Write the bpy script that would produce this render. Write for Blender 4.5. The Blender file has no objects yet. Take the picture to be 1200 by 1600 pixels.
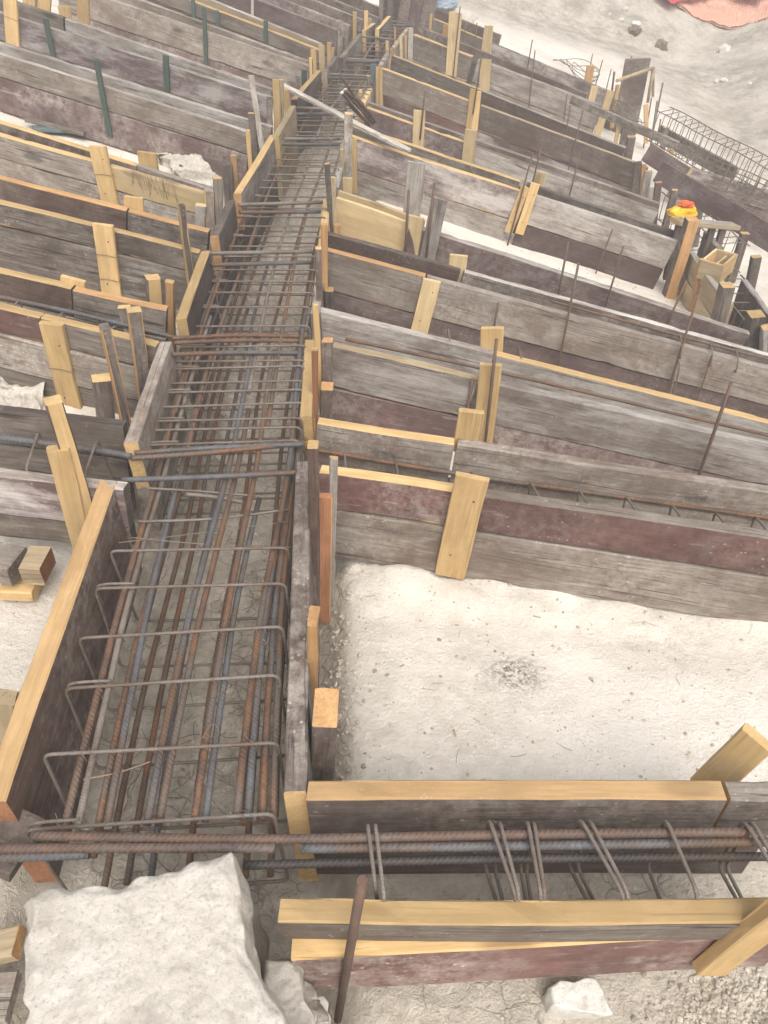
import bpy, math, random
from mathutils import Vector, Matrix, noise
random.seed(7)
sc = bpy.context.scene
col = sc.collection
PI = math.pi
# ---------------------------------------------------------------- camera model / site survey
HAZE_DENSITY = .026
PITCH = math.radians(41.0); CP, SP = math.cos(PITCH), math.sin(PITCH)
H = 1.4
CAM = Vector((0, 0, H))
def ray(x, y):
    u, v = (x-600)/1200, (y-800)/1200
    return Vector((u, CP - v*SP, -SP - v*CP))
def at_z(x, y, z):
    r = ray(x, y); return CAM + r*((z-H)/r.z)
TR = [(247,1282),(252,1170),(275,985),(292,915),(314,856),(339,742),(361,631),(374,550),(406,438),(436,338),
      (452,294),(480,230),(501,177),(540,127),(563,93),(583,60),(617,35)]
TC = [at_z(x, y, -.04) for x, y in TR]
TC.sort(key=lambda p: p.y)
_xs = [(p.y, p.x) for p in TC]
def trench_x0(Y):
    if Y <= _xs[0][0]: return _xs[0][1]
    if Y >= _xs[-1][0]: return _xs[-1][1] + (Y-_xs[-1][0])*.25
    for (y0, x0), (y1, x1) in zip(_xs, _xs[1:]):
        if y0 <= Y <= y1: return x0 + (x1-x0)*(Y-y0)/(y1-y0)
from functools import lru_cache
@lru_cache(maxsize=None)
def trench_x(Y):
    w = .35
    return sum(trench_x0(Y+d*w) for d in (-1, -.5, 0, .5, 1))/5
def smooth(t):
    t = max(0, min(1, t)); return t*t*(3-2*t)
def S(X, Y):
    """height of the formwork tops: level along the trench, falling to the right"""
    lat = X - trench_x(Y)
    k = .24*smooth((Y-.9)/2.1)
    if abs(lat) > 4.2: lat = math.copysign(4.2, lat)
    return -k*lat
def pt(x, y, off=0.0):
    r = ray(x, y)
    lo, t = 0, .2
    while t < 60:
        p = CAM + r*t
        if p.z <= S(p.x, p.y)+off: break
        lo = t; t += .1
    hi = t
    for _ in range(26):
        m = (lo+hi)/2; p = CAM + r*m
        if p.z <= S(p.x, p.y)+off: hi = m
        else: lo = m
    return CAM + r*hi
def fbm(p, oct=4):
    a, s = .5, 0
    for _ in range(oct):
        s += a*noise.noise(p); p = p*2.03; a *= .5
    return s
def ground_z(X, Y, fine=True):
    lat = X - trench_x(Y)
    z = S(X, Y) - .36
    if -1 < Y < 13:
        z -= (.14 + .22*smooth((Y-3.0)/1.6))*(1-smooth((abs(lat)-.27)/.16))
    d = max(0, Y-14.0, (X-4.7) if Y < 22 else Y-14.0, 0)
    z += .34*min(d, 9) + .03*max(0, min(d-9, 30))
    if .9 < Y < 1.9 and lat > .3:
        z += .045*smooth(1-(1.735-.1*(X+.12)-Y)/.16)*(Y < 1.80-.1*(X+.12))*(.5+.9*abs(noise.noise(Vector((X*6, Y*6, 3)))))
    if fine:
        p = Vector((X, Y, 0))
        amp = .028 + .13*smooth(d/2.5)
        z += amp*fbm(p*1.3, 4) + (.012+.05*smooth(d/1.5))*fbm(p*7, 3) + .10*smooth(d/2)*abs(noise.noise(p*2.3))
        z += .02*smooth((.42-abs(lat))/.2)*abs(fbm(p*14+Vector((5,0,0)), 3))
    return z
# ---------------------------------------------------------------- node helpers
def new_mat(name):
    m = bpy.data.materials.new(name); m.use_nodes = True
    nt = m.node_tree
    return m, nt, nt.nodes['Principled BSDF']
def nd(nt, t, ins=None, **kw):
    n = nt.nodes.new(t)
    for k, v in kw.items(): setattr(n, k, v)
    for k, v in (ins or {}).items():
        s = n.inputs[k]
        if hasattr(v, 'is_output'): nt.links.new(v, s)
        else: s.default_value = v
    return n
def c4(c): return (c[0], c[1], c[2], 1)
def mixc(nt, fac, a, b, mode='MIX'):
    n = nt.nodes.new('ShaderNodeMix'); n.data_type = 'RGBA'; n.blend_type = mode
    for s, v in ((n.inputs[0], fac), (n.inputs[6], a), (n.inputs[7], b)):
        if hasattr(v, 'is_output'): nt.links.new(v, s)
        else: s.default_value = v if not isinstance(v, tuple) else (c4(v) if len(v) == 3 else v)
    return n.outputs[2]
def ramp(nt, f, p0, p1, c0=(0,0,0), c1=(1,1,1)):
    n = nt.nodes.new('ShaderNodeValToRGB'); nt.links.new(f, n.inputs[0])
    n.color_ramp.elements[0].position = p0; n.color_ramp.elements[1].position = p1
    n.color_ramp.elements[0].color = c4(c0); n.color_ramp.elements[1].color = c4(c1)
    return n.outputs[0]
def math_(nt, op, a, b=0.0):
    n = nt.nodes.new('ShaderNodeMath'); n.operation = op
    for s, v in ((n.inputs[0], a), (n.inputs[1], b)):
        if hasattr(v, 'is_output'): nt.links.new(v, s)
        else: s.default_value = v
    return n.outputs[0]
def noise_(nt, vec, scale, detail=5, rough=.6, dist=0):
    n = nd(nt, 'ShaderNodeTexNoise', {'Vector': vec, 'Scale': scale, 'Detail': detail, 'Roughness': rough, 'Distortion': dist})
    return n.outputs[0]
def wood(name, c1, c2, stain=None, s_lo=.52, s_hi=.66, s_scale=3.0, knots=.0, cracks=.5, bump=.35, rough=.8, second=None, dust=.0):
    """timber with grain along local x; optional stains / lime smears in irregular patches"""
    m, nt, B = new_mat(name)
    tc = nd(nt, 'ShaderNodeTexCoord'); oi = nd(nt, 'ShaderNodeObjectInfo')
    off = nd(nt, 'ShaderNodeVectorMath', {0: tc.outputs['Object']}, operation='ADD')
    sc_ = nd(nt, 'ShaderNodeVectorMath', {0: (37, 53, 71)}, operation='SCALE'); nt.links.new(oi.outputs['Random'], sc_.inputs['Scale'])
    nt.links.new(sc_.outputs[0], off.inputs[1]); V = off.outputs[0]
    st = nd(nt, 'ShaderNodeMapping', {'Vector': V, 'Scale': (6.0, 120, 120)}).outputs[0]
    g = noise_(nt, st, 1.0, 5, .7, .4)
    st2 = nd(nt, 'ShaderNodeMapping', {'Vector': V, 'Scale': (2.2, 15, 15)}).outputs[0]
    g2 = noise_(nt, st2, 1.0, 6, .65, .9)
    base = mixc(nt, ramp(nt, g, .36, .62), c2, c1)
    base = mixc(nt, math_(nt, 'MULTIPLY', ramp(nt, g2, .42, .62, (1,1,1), (0,0,0)), .55), base, tuple(x*.72 for x in c2))
    base = mixc(nt, math_(nt, 'MULTIPLY', ramp(nt, noise_(nt, V, 5, 6, .7), .48, .66), .35), base, tuple(x*1.15 for x in c1))
    if second:
        pv = nd(nt, 'ShaderNodeMapping', {'Vector': V, 'Scale': (1.0, 1.7, 1.7)}).outputs[0]
        b0 = noise_(nt, pv, 3.6, 9, .72, .4)
        base = mixc(nt, math_(nt, 'MULTIPLY', ramp(nt, b0, .47, .57), .85), base, mixc(nt, ramp(nt, g, .3, .7), tuple(x*.75 for x in second), second))
    if knots:
        kv = nd(nt, 'ShaderNodeMapping', {'Vector': V, 'Scale': (2.4, 7, 7)}).outputs[0]
        k = nd(nt, 'ShaderNodeTexVoronoi', {'Vector': kv, 'Scale': 1.0}).outputs['Distance']
        base = mixc(nt, math_(nt, 'MULTIPLY', ramp(nt, k, .10, .17, (1,1,1), (0,0,0)), knots), base, tuple(x*.35 for x in c2))
    if stain:
        b1 = noise_(nt, nd(nt, 'ShaderNodeMapping', {'Vector': V, 'Scale': (.8, 2.4, 2.4)}).outputs[0], s_scale, 9, .74, .25)
        b2 = noise_(nt, st, .6, 5, .7)
        f = math_(nt, 'ADD', math_(nt, 'MULTIPLY', b1, .8), math_(nt, 'MULTIPLY', b2, .2))
        base = mixc(nt, math_(nt, 'MULTIPLY', ramp(nt, f, s_lo, s_hi), .85), base, stain)
        sp = noise_(nt, V, 60, 3, .6)
        base = mixc(nt, math_(nt, 'MULTIPLY', ramp(nt, sp, .66, .74), .5), base, stain)
    if dust:
        d0 = noise_(nt, V, 2.1, 6, .7); d1 = noise_(nt, V, 26, 5, .75)
        dm = math_(nt, 'MULTIPLY', ramp(nt, d0, .40, .66), ramp(nt, d1, .38, .62))
        base = mixc(nt, math_(nt, 'MULTIPLY', dm, math_(nt, 'MULTIPLY', math_(nt, 'ADD', oi.outputs['Random'], .25), dust*1.5)), base, (.60,.55,.49))
        sv = nd(nt, 'ShaderNodeTexVoronoi', {'Vector': V, 'Scale': 42.0})
        sm = math_(nt, 'MULTIPLY', ramp(nt, sv.outputs['Distance'], .10, .20, (1,1,1), (0,0,0)), ramp(nt, d0, .50, .60))
        base = mixc(nt, math_(nt, 'MULTIPLY', sm, .55), base, (.64,.60,.54))
        rv = nd(nt, 'ShaderNodeMapping', {'Vector': V, 'Scale': (6, 40, 40), 'Rotation': (0, .5, 0)}).outputs[0]
        scr = ramp(nt, noise_(nt, rv, 1.0, 3, .5), .66, .72)
        base = mixc(nt, math_(nt, 'MULTIPLY', scr, dust*.8), base, (.5,.45,.41))
    if cracks:
        cv = nd(nt, 'ShaderNodeMapping', {'Vector': V, 'Scale': (2.0, 75, 75)}).outputs[0]
        c = noise_(nt, cv, 1.0, 3, .5, 1.5)
        base = mixc(nt, math_(nt, 'MULTIPLY', ramp(nt, c, .33, .39, (1,1,1), (0,0,0)), cracks), base, tuple(x*.28 for x in c2))
    br = math_(nt, 'ADD', math_(nt, 'MULTIPLY', oi.outputs['Random'], .5), .70)
    base = mixc(nt, 1.0, base, nd(nt, 'ShaderNodeCombineColor', {0: br, 1: br, 2: br}).outputs[0], 'MULTIPLY')
    nt.links.new(base, B.inputs['Base Color'])
    B.inputs['Roughness'].default_value = rough
    B.inputs['Specular IOR Level'].default_value = .25
    bm = nd(nt, 'ShaderNodeBump', {'Height': g, 'Strength': bump, 'Distance': .004})
    nt.links.new(bm.outputs[0], B.inputs['Normal'])
    return m
M = {}
LIME = (.52, .48, .43)
M['grey']   = wood('weathered_grey_wood', (.365,.312,.262), (.20,.166,.138), (.56,.52,.46), .58, .72, knots=.8, cracks=.8, bump=.7, second=(.20,.150,.118), dust=.35)
M['white']  = wood('lime_smeared_wood', (.40,.35,.305), (.225,.19,.165), (.60,.565,.52), .46, .62, knots=.5, cracks=.75, bump=.7, second=(.25,.195,.165), dust=.4)
M['mottled']= wood('mottled_dark_wood', (.27,.226,.186), (.128,.105,.090), (.50,.455,.395), .54, .70, 4, knots=.6, cracks=.8, bump=.7, second=(.115,.088,.072), dust=.35)
M['purple'] = wood('brown_film_faced_board', (.175,.112,.104), (.125,.082,.077), (.42,.37,.345), .52, .78, 2.4, cracks=.2, bump=.2, rough=.6, second=(.118,.072,.064), dust=.38)
M['purple_white'] = wood('scuffed_film_faced_board', (.22,.158,.152), (.145,.104,.102), (.54,.50,.475), .46, .60, 3.2, cracks=.3, bump=.3, rough=.65, second=(.13,.085,.08), dust=.45)
M['red']    = wood('reddish_film_faced_board', (.205,.105,.090), (.15,.080,.071), (.44,.37,.335), .55, .80, 2.2, cracks=.2, bump=.2, rough=.58, second=(.125,.066,.058), dust=.35)
M['dark']   = wood('dark_stained_board', (.19,.150,.128), (.10,.080,.070), (.40,.35,.305), .55, .75, 3, cracks=.6, bump=.55, second=(.115,.078,.062), dust=.35)
M['darkbrown'] = wood('dark_brown_edge_wood', (.185,.122,.095), (.115,.076,.060), (.40,.335,.28), .60, .78, 3, cracks=.4, bump=.45, second=(.10,.064,.05), dust=.3)
M['yellow'] = wood('fresh_sawn_timber', (.66,.465,.235), (.56,.37,.165), (.40,.33,.245), .57, .76, 3.5, knots=.5, cracks=.3, bump=.15, rough=.75)
M['amber']  = wood('honey_coloured_timber', (.52,.345,.175), (.43,.27,.125), (.58,.46,.33), .64, .8, 2, knots=.35, cracks=.15, bump=.15, rough=.75)
M['pale']   = wood('pale_fresh_board', (.68,.53,.305), (.60,.44,.235), (.66,.59,.47), .62, .8, 2, knots=.5, cracks=.1, bump=.12, rough=.75)
M['orange'] = wood('orange_sawn_timber', (.62,.38,.18), (.47,.26,.115), (.6,.46,.3), .64, .8, 2, knots=.3, cracks=.3, bump=.25)
M['rusty']  = wood('rust_stained_timber', (.43,.21,.11), (.29,.135,.072), (.2,.13,.09), .55, .75, 2, cracks=.5, bump=.3)
M['worn']   = wood('worn_yellowish_timber', (.54,.43,.28), (.38,.29,.18), (.3,.25,.19), .52, .7, 3, knots=.4, cracks=.5, bump=.4)
M['silver'] = wood('bleached_grey_timber', (.50,.46,.405), (.35,.315,.27), (.60,.57,.52), .54, .74, 3, cracks=.6, bump=.4, second=(.30,.255,.22), dust=.3)
M['green']  = wood('dull_green_paint', (.085,.125,.10), (.058,.088,.072), (.26,.28,.26), .60, .74, 6, cracks=.3, bump=.2, rough=.6)
M['bluegreen'] = wood('dull_blue_green_paint', (.15,.20,.195), (.10,.14,.145), (.36,.38,.36), .56, .72, 6, cracks=.3, bump=.2, rough=.6)

def tuple_dark(nt, c): return mixc(nt, 1.0, c, (.72,.72,.72), 'MULTIPLY')
def steel(name, ca, cb, cc, lo, hi, ribs=True, pitch=.011):
    m, nt, B = new_mat(name)
    tc = nd(nt, 'ShaderNodeTexCoord'); oi = nd(nt, 'ShaderNodeObjectInfo')
    uv = nd(nt, 'ShaderNodeSeparateXYZ', {0: tc.outputs['UV']})
    off = nd(nt, 'ShaderNodeVectorMath', {0: tc.outputs['Object']}, operation='ADD')
    sc_ = nd(nt, 'ShaderNodeVectorMath', {0: (37, 53, 71)}, operation='SCALE'); nt.links.new(oi.outputs['Random'], sc_.inputs['Scale'])
    nt.links.new(sc_.outputs[0], off.inputs[1]); V = off.outputs[0]
    n1 = noise_(nt, V, 9, 6, .7); n2 = noise_(nt, V, 70, 4, .7); n3 = noise_(nt, V, 3, 4, .6)
    c = mixc(nt, ramp(nt, n1, lo, hi), ca, cb)
    c = mixc(nt, ramp(nt, n3, .5, .62), c, cc)
    c = mixc(nt, math_(nt, 'MULTIPLY', ramp(nt, n2, .5, .7), .6), c, tuple(x*.45 for x in ca))
    B.inputs['Roughness'].default_value = .62
    B.inputs['Metallic'].default_value = .15
    if ribs:
        ph = math_(nt, 'ADD', math_(nt, 'MULTIPLY', uv.outputs[0], 2*PI/pitch), math_(nt, 'MULTIPLY', uv.outputs[1], 6*PI))
        s = math_(nt, 'SINE', ph)
        hgt = math_(nt, 'ADD', ramp(nt, math_(nt, 'MULTIPLY', math_(nt, 'ADD', s, 1), .5), .55, .85), math_(nt, 'MULTIPLY', n2, .4))
        rc = ramp(nt, math_(nt, 'MULTIPLY', math_(nt, 'ADD', s, 1), .5), .35, .9)
        c = mixc(nt, math_(nt, 'MULTIPLY', rc, .30), tuple_dark(nt, c), mixc(nt, .25, c, (.42,.34,.28)))  # highlight on rib crests and shade in the grooves, painted into the colour
        bm = nd(nt, 'ShaderNodeBump', {'Height': hgt, 'Strength': .9, 'Distance': .0016})
    else:
        bm = nd(nt, 'ShaderNodeBump', {'Height': n2, 'Strength': .4, 'Distance': .001})
    nt.links.new(c, B.inputs['Base Color'])
    nt.links.new(bm.outputs[0], B.inputs['Normal'])
    return m
M['rust']  = steel('rusty_ribbed_steel', (.265,.135,.070), (.15,.092,.066), (.19,.150,.125), .44, .58)
M['blue']  = steel('blue_grey_ribbed_steel', (.175,.178,.19), (.135,.122,.115), (.20,.115,.065), .42, .58)
M['thin']  = steel('dull_grey_steel', (.30,.25,.215), (.22,.155,.115), (.34,.29,.25), .42, .62, pitch=.007)
M['pin']   = steel('brown_rusted_steel', (.145,.090,.066), (.095,.066,.054), (.17,.098,.062), .42, .62, ribs=False)
M['rust2'] = steel('dull_brown_ribbed_steel', (.215,.128,.090), (.145,.100,.082), (.22,.175,.15), .42, .60)
M['dim']  = steel('dark_grimy_ribbed_steel', (.085,.075,.072), (.06,.052,.05), (.11,.08,.06), .42, .60)
M['wire']  = steel('thin_tie_wire', (.26,.175,.13), (.19,.14,.115), (.3,.21,.155), .42, .62, ribs=False)

def ground_mat():
    m, nt, B = new_mat('limestone_soil')
    tc = nd(nt, 'ShaderNodeTexCoord'); V = tc.outputs['Object']
    at = nd(nt, 'ShaderNodeAttribute', attribute_name='soil').outputs['Fac']
    ash = nd(nt, 'ShaderNodeAttribute', attribute_name='ash').outputs['Fac']
    n1 = noise_(nt, V, 2.2, 8, .62, .3); n2 = noise_(nt, V, 14, 8, .7); n3 = noise_(nt, V, 95, 5, .7)
    n4 = noise_(nt, V, .7, 5, .6)
    c = mixc(nt, ramp(nt, n1, .36, .60), (.68,.615,.53), (.86,.80,.715))
    c = mixc(nt, math_(nt, 'MULTIPLY', ramp(nt, n2, .44, .62), .7), c, (.87,.815,.735))
    c = mixc(nt, math_(nt, 'MULTIPLY', ramp(nt, n2, .30, .44, (1,1,1), (0,0,0)), .25), c, (.54,.475,.40))
    c = mixc(nt, math_(nt, 'MULTIPLY', ramp(nt, n4, .5, .62), .30), c, (.62,.565,.49))
    # moist greyer soil in the trenches and beside the boards
    sf = ramp(nt, math_(nt, 'ADD', at, math_(nt, 'MULTIPLY', math_(nt, 'SUBTRACT', n2, .5), .7)), .30, .70)
    soil = mixc(nt, ramp(nt, n2, .36, .62), (.52,.455,.365), (.80,.72,.61))
    c = mixc(nt, sf, c, soil)
    bk = nd(nt, 'ShaderNodeAttribute', attribute_name='bank').outputs['Fac']
    bm_ = noise_(nt, V, 3.4, 9, .78, 0)
    bankc = mixc(nt, ramp(nt, bm_, .40, .60), (.33,.295,.245), (.60,.545,.47))
    bankc = mixc(nt, math_(nt, 'MULTIPLY', ramp(nt, noise_(nt, V, .45, 4, .6), .48, .62), .7), bankc, (.72,.655,.565))
    bankc = mixc(nt, math_(nt, 'MULTIPLY', ramp(nt, noise_(nt, V, 11, 5, .7), .56, .66), .6), bankc, (.26,.23,.19))
    c = mixc(nt, bk, c, bankc)
    # hairline cracks
    wv = nd(nt, 'ShaderNodeVectorMath', {0: V}, operation='ADD')
    nv = nd(nt, 'ShaderNodeTexNoise', {'Vector': V, 'Scale': 9.0, 'Detail': 4.0}).outputs[1]
    sv = nd(nt, 'ShaderNodeVectorMath', {0: nv, 'Scale': .10}, operation='SCALE')
    nt.links.new(sv.outputs[0], wv.inputs[1])
    vo = nd(nt, 'ShaderNodeTexVoronoi', {'Vector': wv.outputs[0], 'Scale': 19.0}, feature='DISTANCE_TO_EDGE').outputs[0]
    cr = ramp(nt, vo, .010, .045, (1,1,1), (0,0,0))
    crm = math_(nt, 'MULTIPLY', cr, ramp(nt, n1, .46, .56))
    crm = math_(nt, 'MULTIPLY', crm, math_(nt, 'ADD', math_(nt, 'MULTIPLY', sf, .5), .04))
    c = mixc(nt, crm, c, (.17,.14,.105))
    # specks of grit and charcoal
    vs = nd(nt, 'ShaderNodeTexVoronoi', {'Vector': V, 'Scale': 120.0})
    spk = math_(nt, 'MULTIPLY', ramp(nt, vs.outputs['Distance'], .12, .22, (1,1,1), (0,0,0)),
                ramp(nt, noise_(nt, V, 5, 4, .7), .54, .66))
    c = mixc(nt, math_(nt, 'MULTIPLY', spk, .75), c, (.10,.085,.07))
    af = math_(nt, 'MULTIPLY', ash, ramp(nt, noise_(nt, V, 75, 6, .8), .46, .55))
    c = mixc(nt, math_(nt, 'MULTIPLY', af, .85), c, (.075,.065,.06))
    nt.links.new(c, B.inputs['Base Color'])
    B.inputs['Roughness'].default_value = .95; B.inputs['Specular IOR Level'].default_value = .1
    hgt = math_(nt, 'ADD', math_(nt, 'MULTIPLY', n2, .8), math_(nt, 'MULTIPLY', n3, .5))
    hgt = math_(nt, 'ADD', hgt, math_(nt, 'MULTIPLY', noise_(nt, V, 34, 6, .75, .6), math_(nt, 'ADD', math_(nt, 'MULTIPLY', sf, 1.4), .10)))
    hgt = math_(nt, 'SUBTRACT', hgt, math_(nt, 'MULTIPLY', crm, .5))
    bm = nd(nt, 'ShaderNodeBump', {'Height': hgt, 'Strength': .85, 'Distance': .018})
    nt.links.new(bm.outputs[0], B.inputs['Normal'])
    return m
M['ground'] = ground_mat()
def stone_mat(name, ca, cb, cd, scale=1):
    m, nt, B = new_mat(name)
    V = nd(nt, 'ShaderNodeTexCoord').outputs['Object']
    n1 = noise_(nt, V, 7*scale, 7, .65, .4); n2 = noise_(nt, V, 45*scale, 6, .7); n3 = noise_(nt, V, 2.6*scale, 4, .6)
    c = mixc(nt, ramp(nt, n1, .38, .62), ca, cb)
    c = mixc(nt, ramp(nt, n3, .52, .60), c, cd)
    c = mixc(nt, math_(nt, 'MULTIPLY', ramp(nt, n2, .32, .42, (1,1,1), (0,0,0)), .6), c, tuple(x*.6 for x in cd))
    vs = nd(nt, 'ShaderNodeTexVoronoi', {'Vector': V, 'Scale': 60.0*scale})
    pit = math_(nt, 'MULTIPLY', ramp(nt, vs.outputs['Distance'], .12, .26, (1,1,1), (0,0,0)), ramp(nt, noise_(nt, V, 8, 3), .52, .6))
    c = mixc(nt, math_(nt, 'MULTIPLY', pit, .06), c, tuple(x*.35 for x in cd))
    g1 = noise_(nt, V, 150*scale, 3, .6); g2_ = noise_(nt, V, 22*scale, 6, .75)
    c = mixc(nt, math_(nt, 'MULTIPLY', ramp(nt, g1, .56, .66), .45), c, tuple(x*.62 for x in cd))
    c = mixc(nt, math_(nt, 'MULTIPLY', ramp(nt, g2_, .52, .62), .5), c, tuple(x*.82 for x in cd))
    c = mixc(nt, math_(nt, 'MULTIPLY', ramp(nt, g2_, .36, .44, (1,1,1), (0,0,0)), .5), c, tuple(min(.85, x*1.12) for x in cb))
    nt.links.new(c, B.inputs['Base Color'])
    B.inputs['Roughness'].default_value = .95; B.inputs['Specular IOR Level'].default_value = .1
    h_ = math_(nt, 'SUBTRACT', math_(nt, 'ADD', n2, math_(nt, 'MULTIPLY', n1, .12)), math_(nt, 'MULTIPLY', pit, .12))
    bm = nd(nt, 'ShaderNodeBump', {'Height': h_, 'Strength': .55, 'Distance': .008})
    nt.links.new(bm.outputs[0], B.inputs['Normal'])
    return m
M['concrete'] = stone_mat('pale_broken_concrete', (.53,.488,.43), (.625,.583,.522), (.44,.402,.35))
M['whitestone'] = stone_mat('white_limestone', (.70,.67,.62), (.80,.78,.74), (.62,.59,.53), 1.6)
M['clod'] = stone_mat('dark_earth_clod', (.22,.17,.13), (.33,.265,.20), (.16,.12,.095))
M['rock'] = stone_mat('pale_rough_rock', (.50,.45,.385), (.66,.61,.54), (.40,.355,.30), 1.2)
M['gravel'] = stone_mat('limestone_gravel', (.46,.40,.325), (.62,.56,.475), (.37,.32,.26), 3)
def plain(name, c, rough=.6, c2=None, scale=12):
    m, nt, B = new_mat(name)
    V = nd(nt, 'ShaderNodeTexCoord').outputs['Object']
    n1 = noise_(nt, V, scale, 5, .6)
    nt.links.new(mixc(nt, ramp(nt, n1, .38, .62), c, c2 or tuple(x*.7 for x in c)), B.inputs['Base Color'])
    B.inputs['Roughness'].default_value = rough
    return m
M['bagyellow'] = plain('yellow_plastic', (.85,.52,.015), .4, (.75,.40,.01))
M['bagorange'] = plain('orange_plastic', (.80,.16,.03), .4, (.6,.09,.02))
M['net'] = plain('faded_orange_netting', (.76,.46,.34), .7, (.70,.38,.27), 3)
M['tape'] = plain('red_plastic_tape', (.72,.085,.07), .5, (.6,.05,.05), 3)
M['bluebag'] = plain('blue_grey_plastic', (.16,.22,.32), .4, (.30,.36,.42), 14)
M['whitesheet'] = plain('white_blue_sheet', (.66,.72,.78), .5, (.52,.60,.68), 6)

# ---------------------------------------------------------------- object helpers
def tag(o, label, cat, group=None):
    o['label'] = label; o['category'] = cat
    if group: o['group'] = group
    return o
def empty(name, loc):
    o = bpy.data.objects.new(name, None); col.objects.link(o); o.location = loc; o.empty_display_size = .05
    bpy.context.view_layer.update()
    return o
def link(name, me, Mw, parent=None):
    o = bpy.data.objects.new(name, me); col.objects.link(o)
    if parent is not None:
        o.parent = parent
        o.matrix_local = Matrix.Translation(-Vector(parent.location)) @ Mw
    else:
        o.matrix_world = Mw
    return o
def frame(origin, x, yhint):
    x = x.normalized(); y = (yhint - x*yhint.dot(x)).normalized(); z = x.cross(y)
    m = Matrix((x, y, z)).transposed().to_4x4(); m.translation = origin
    return m
def wood_mesh(L, y0, y1, z0, z1, mats, rough=1.0, bow=0.0, chips=True, cut=(0, 0)):
    """sawn timber along x. mats = (wide faces +-y, edges +-z, end grain)."""
    me = bpy.data.meshes.new('timber')
    for k in mats: me.materials.append(M[k])
    b = min(.0035, (y1-y0)*.12, (z1-z0)*.12)
    prof = [(y0+b,z0),(y1-b,z0),(y1,z0+b),(y1,z1-b),(y1-b,z1),(y0+b,z1),(y0,z1-b),(y0,z0+b)]
    kind = [1,1,0,1,1,1,0,1]     # profile edge i -> i+1 : 0 wide face, 1 edge
    kind = [1, 1, 0, 1, 1, 1, 0, 1]
    n = max(2, min(60, int(L/.055)))
    sd = Vector((random.uniform(0,99), random.uniform(0,99), 0))
    vs, fs, mi = [], [], []
    for i in range(n+1):
        x = L*i/n
        by = bow*math.sin(PI*i/n) + .004*rough*noise.noise(sd+Vector((x*1.7,0,0)))
        for j, (y, z) in enumerate(prof):
            q = sd+Vector((x*9, j*3.1, 5))
            dz = .0022*rough*noise.noise(q) + .003*rough*noise.noise(sd+Vector((x*2.1, 7.7 if z > (z0+z1)/2 else 1.3, 0)))
            dy = .0012*rough*noise.noise(q+Vector((0,0,40)))
            if chips and kind[j] == 1 and noise.noise(q*.9+Vector((0,0,9))) > .42:
                f = .006*rough
                dz += -f if z > (z0+z1)/2 else f
            xx = x
            tz = (z-z0)/(z1-z0)
            if i == 0: xx = x + cut[0]*(1-tz) + .003*rough*noise.noise(q*3)
            if i == n: xx = x - cut[1]*(1-tz) + .003*rough*noise.noise(q*3)
            vs.append((xx, y+dy+by, z+dz))
    for i in range(n):
        for j in range(8):
            k = (j+1) % 8
            fs.append((i*8+j, i*8+k, (i+1)*8+k, (i+1)*8+j)); mi.append(kind[j])
    fs.append(tuple(reversed(range(8)))); mi.append(2)
    fs.append(tuple(n*8+j for j in range(8))); mi.append(2)
    me.from_pydata(vs, [], fs); me.polygons.foreach_set('material_index', mi)
    me.validate(); me.update()
    import bmesh
    bm = bmesh.new(); bm.from_mesh(me); bmesh.ops.recalc_face_normals(bm, faces=bm.faces); bm.to_mesh(me); bm.free()
    return me
class Panel: pass
def ray_plane(px, py, Mw, yoff):
    r = ray(px, py); nrm = Mw.to_3x3() @ Vector((0,1,0)); o = Mw @ Vector((0,yoff,0))
    t = (o-CAM).dot(nrm)/r.dot(nrm)
    return CAM + r*t
G_PANEL = 'formwork walls of planks'
def panel(label, a, b, rows, edge='yellow', end='worn', offs=(0, 0), th=.04, lean=0, battens=(), name='formwork_panel',
          cat='formwork', group=G_PANEL, bow=0.0, labels=None):
    """one side of a footing form: planks set on edge, one row above the other; a,b = surveyed ends of the top front edge"""
    p0, p1 = pt(a[0], a[1], offs[0]), pt(b[0], b[1], offs[1])
    x = (p1-p0); y = Vector((0,0,1)).cross(x)
    Mw = frame(p0, x, y)
    if lean: Mw = Mw @ Matrix.Rotation(lean, 4, 'X')
    L = x.length
    root = empty(name, (p0+p1)/2 - Vector((0,0,.36)))
    tag(root, label, cat, group)
    def fr(f):          # a joint surveyed by its place along the top edge
        if f <= 1: return f
        q = ray_plane(f, a[1]+(b[1]-a[1])*(f-a[0])/(b[0]-a[0]), Mw, 0)
        return (q-p0).dot(x.normalized())/L
    z = 0
    for i, row in enumerate(rows):
        h, segs = row[0], row[1]
        if isinstance(segs, str): segs = [(0, 1, segs, edge if i == 0 else segs)]
        for f0, f1, mt, ed in segs:
            f0, f1 = fr(f0), fr(f1)
            yy = random.uniform(-.004, .004) if i else 0
            l = (f1-f0)*L - (.004 if len(segs) > 1 else 0)
            me = wood_mesh(l, 0, th, -h+.002, -.001, (mt, ed, end), bow=bow or random.uniform(-.008, .008))
            link('plank', me, Mw @ Matrix.Translation((f0*L, yy, z)) @ Matrix.Rotation(random.uniform(-.022, .022), 4, 'X'), root)
        z -= h + .002
    P = Panel(); P.M = Mw; P.root = root; P.L = L; P.th = th
    for bt in battens: batten(P, *bt)
    return P
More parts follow.
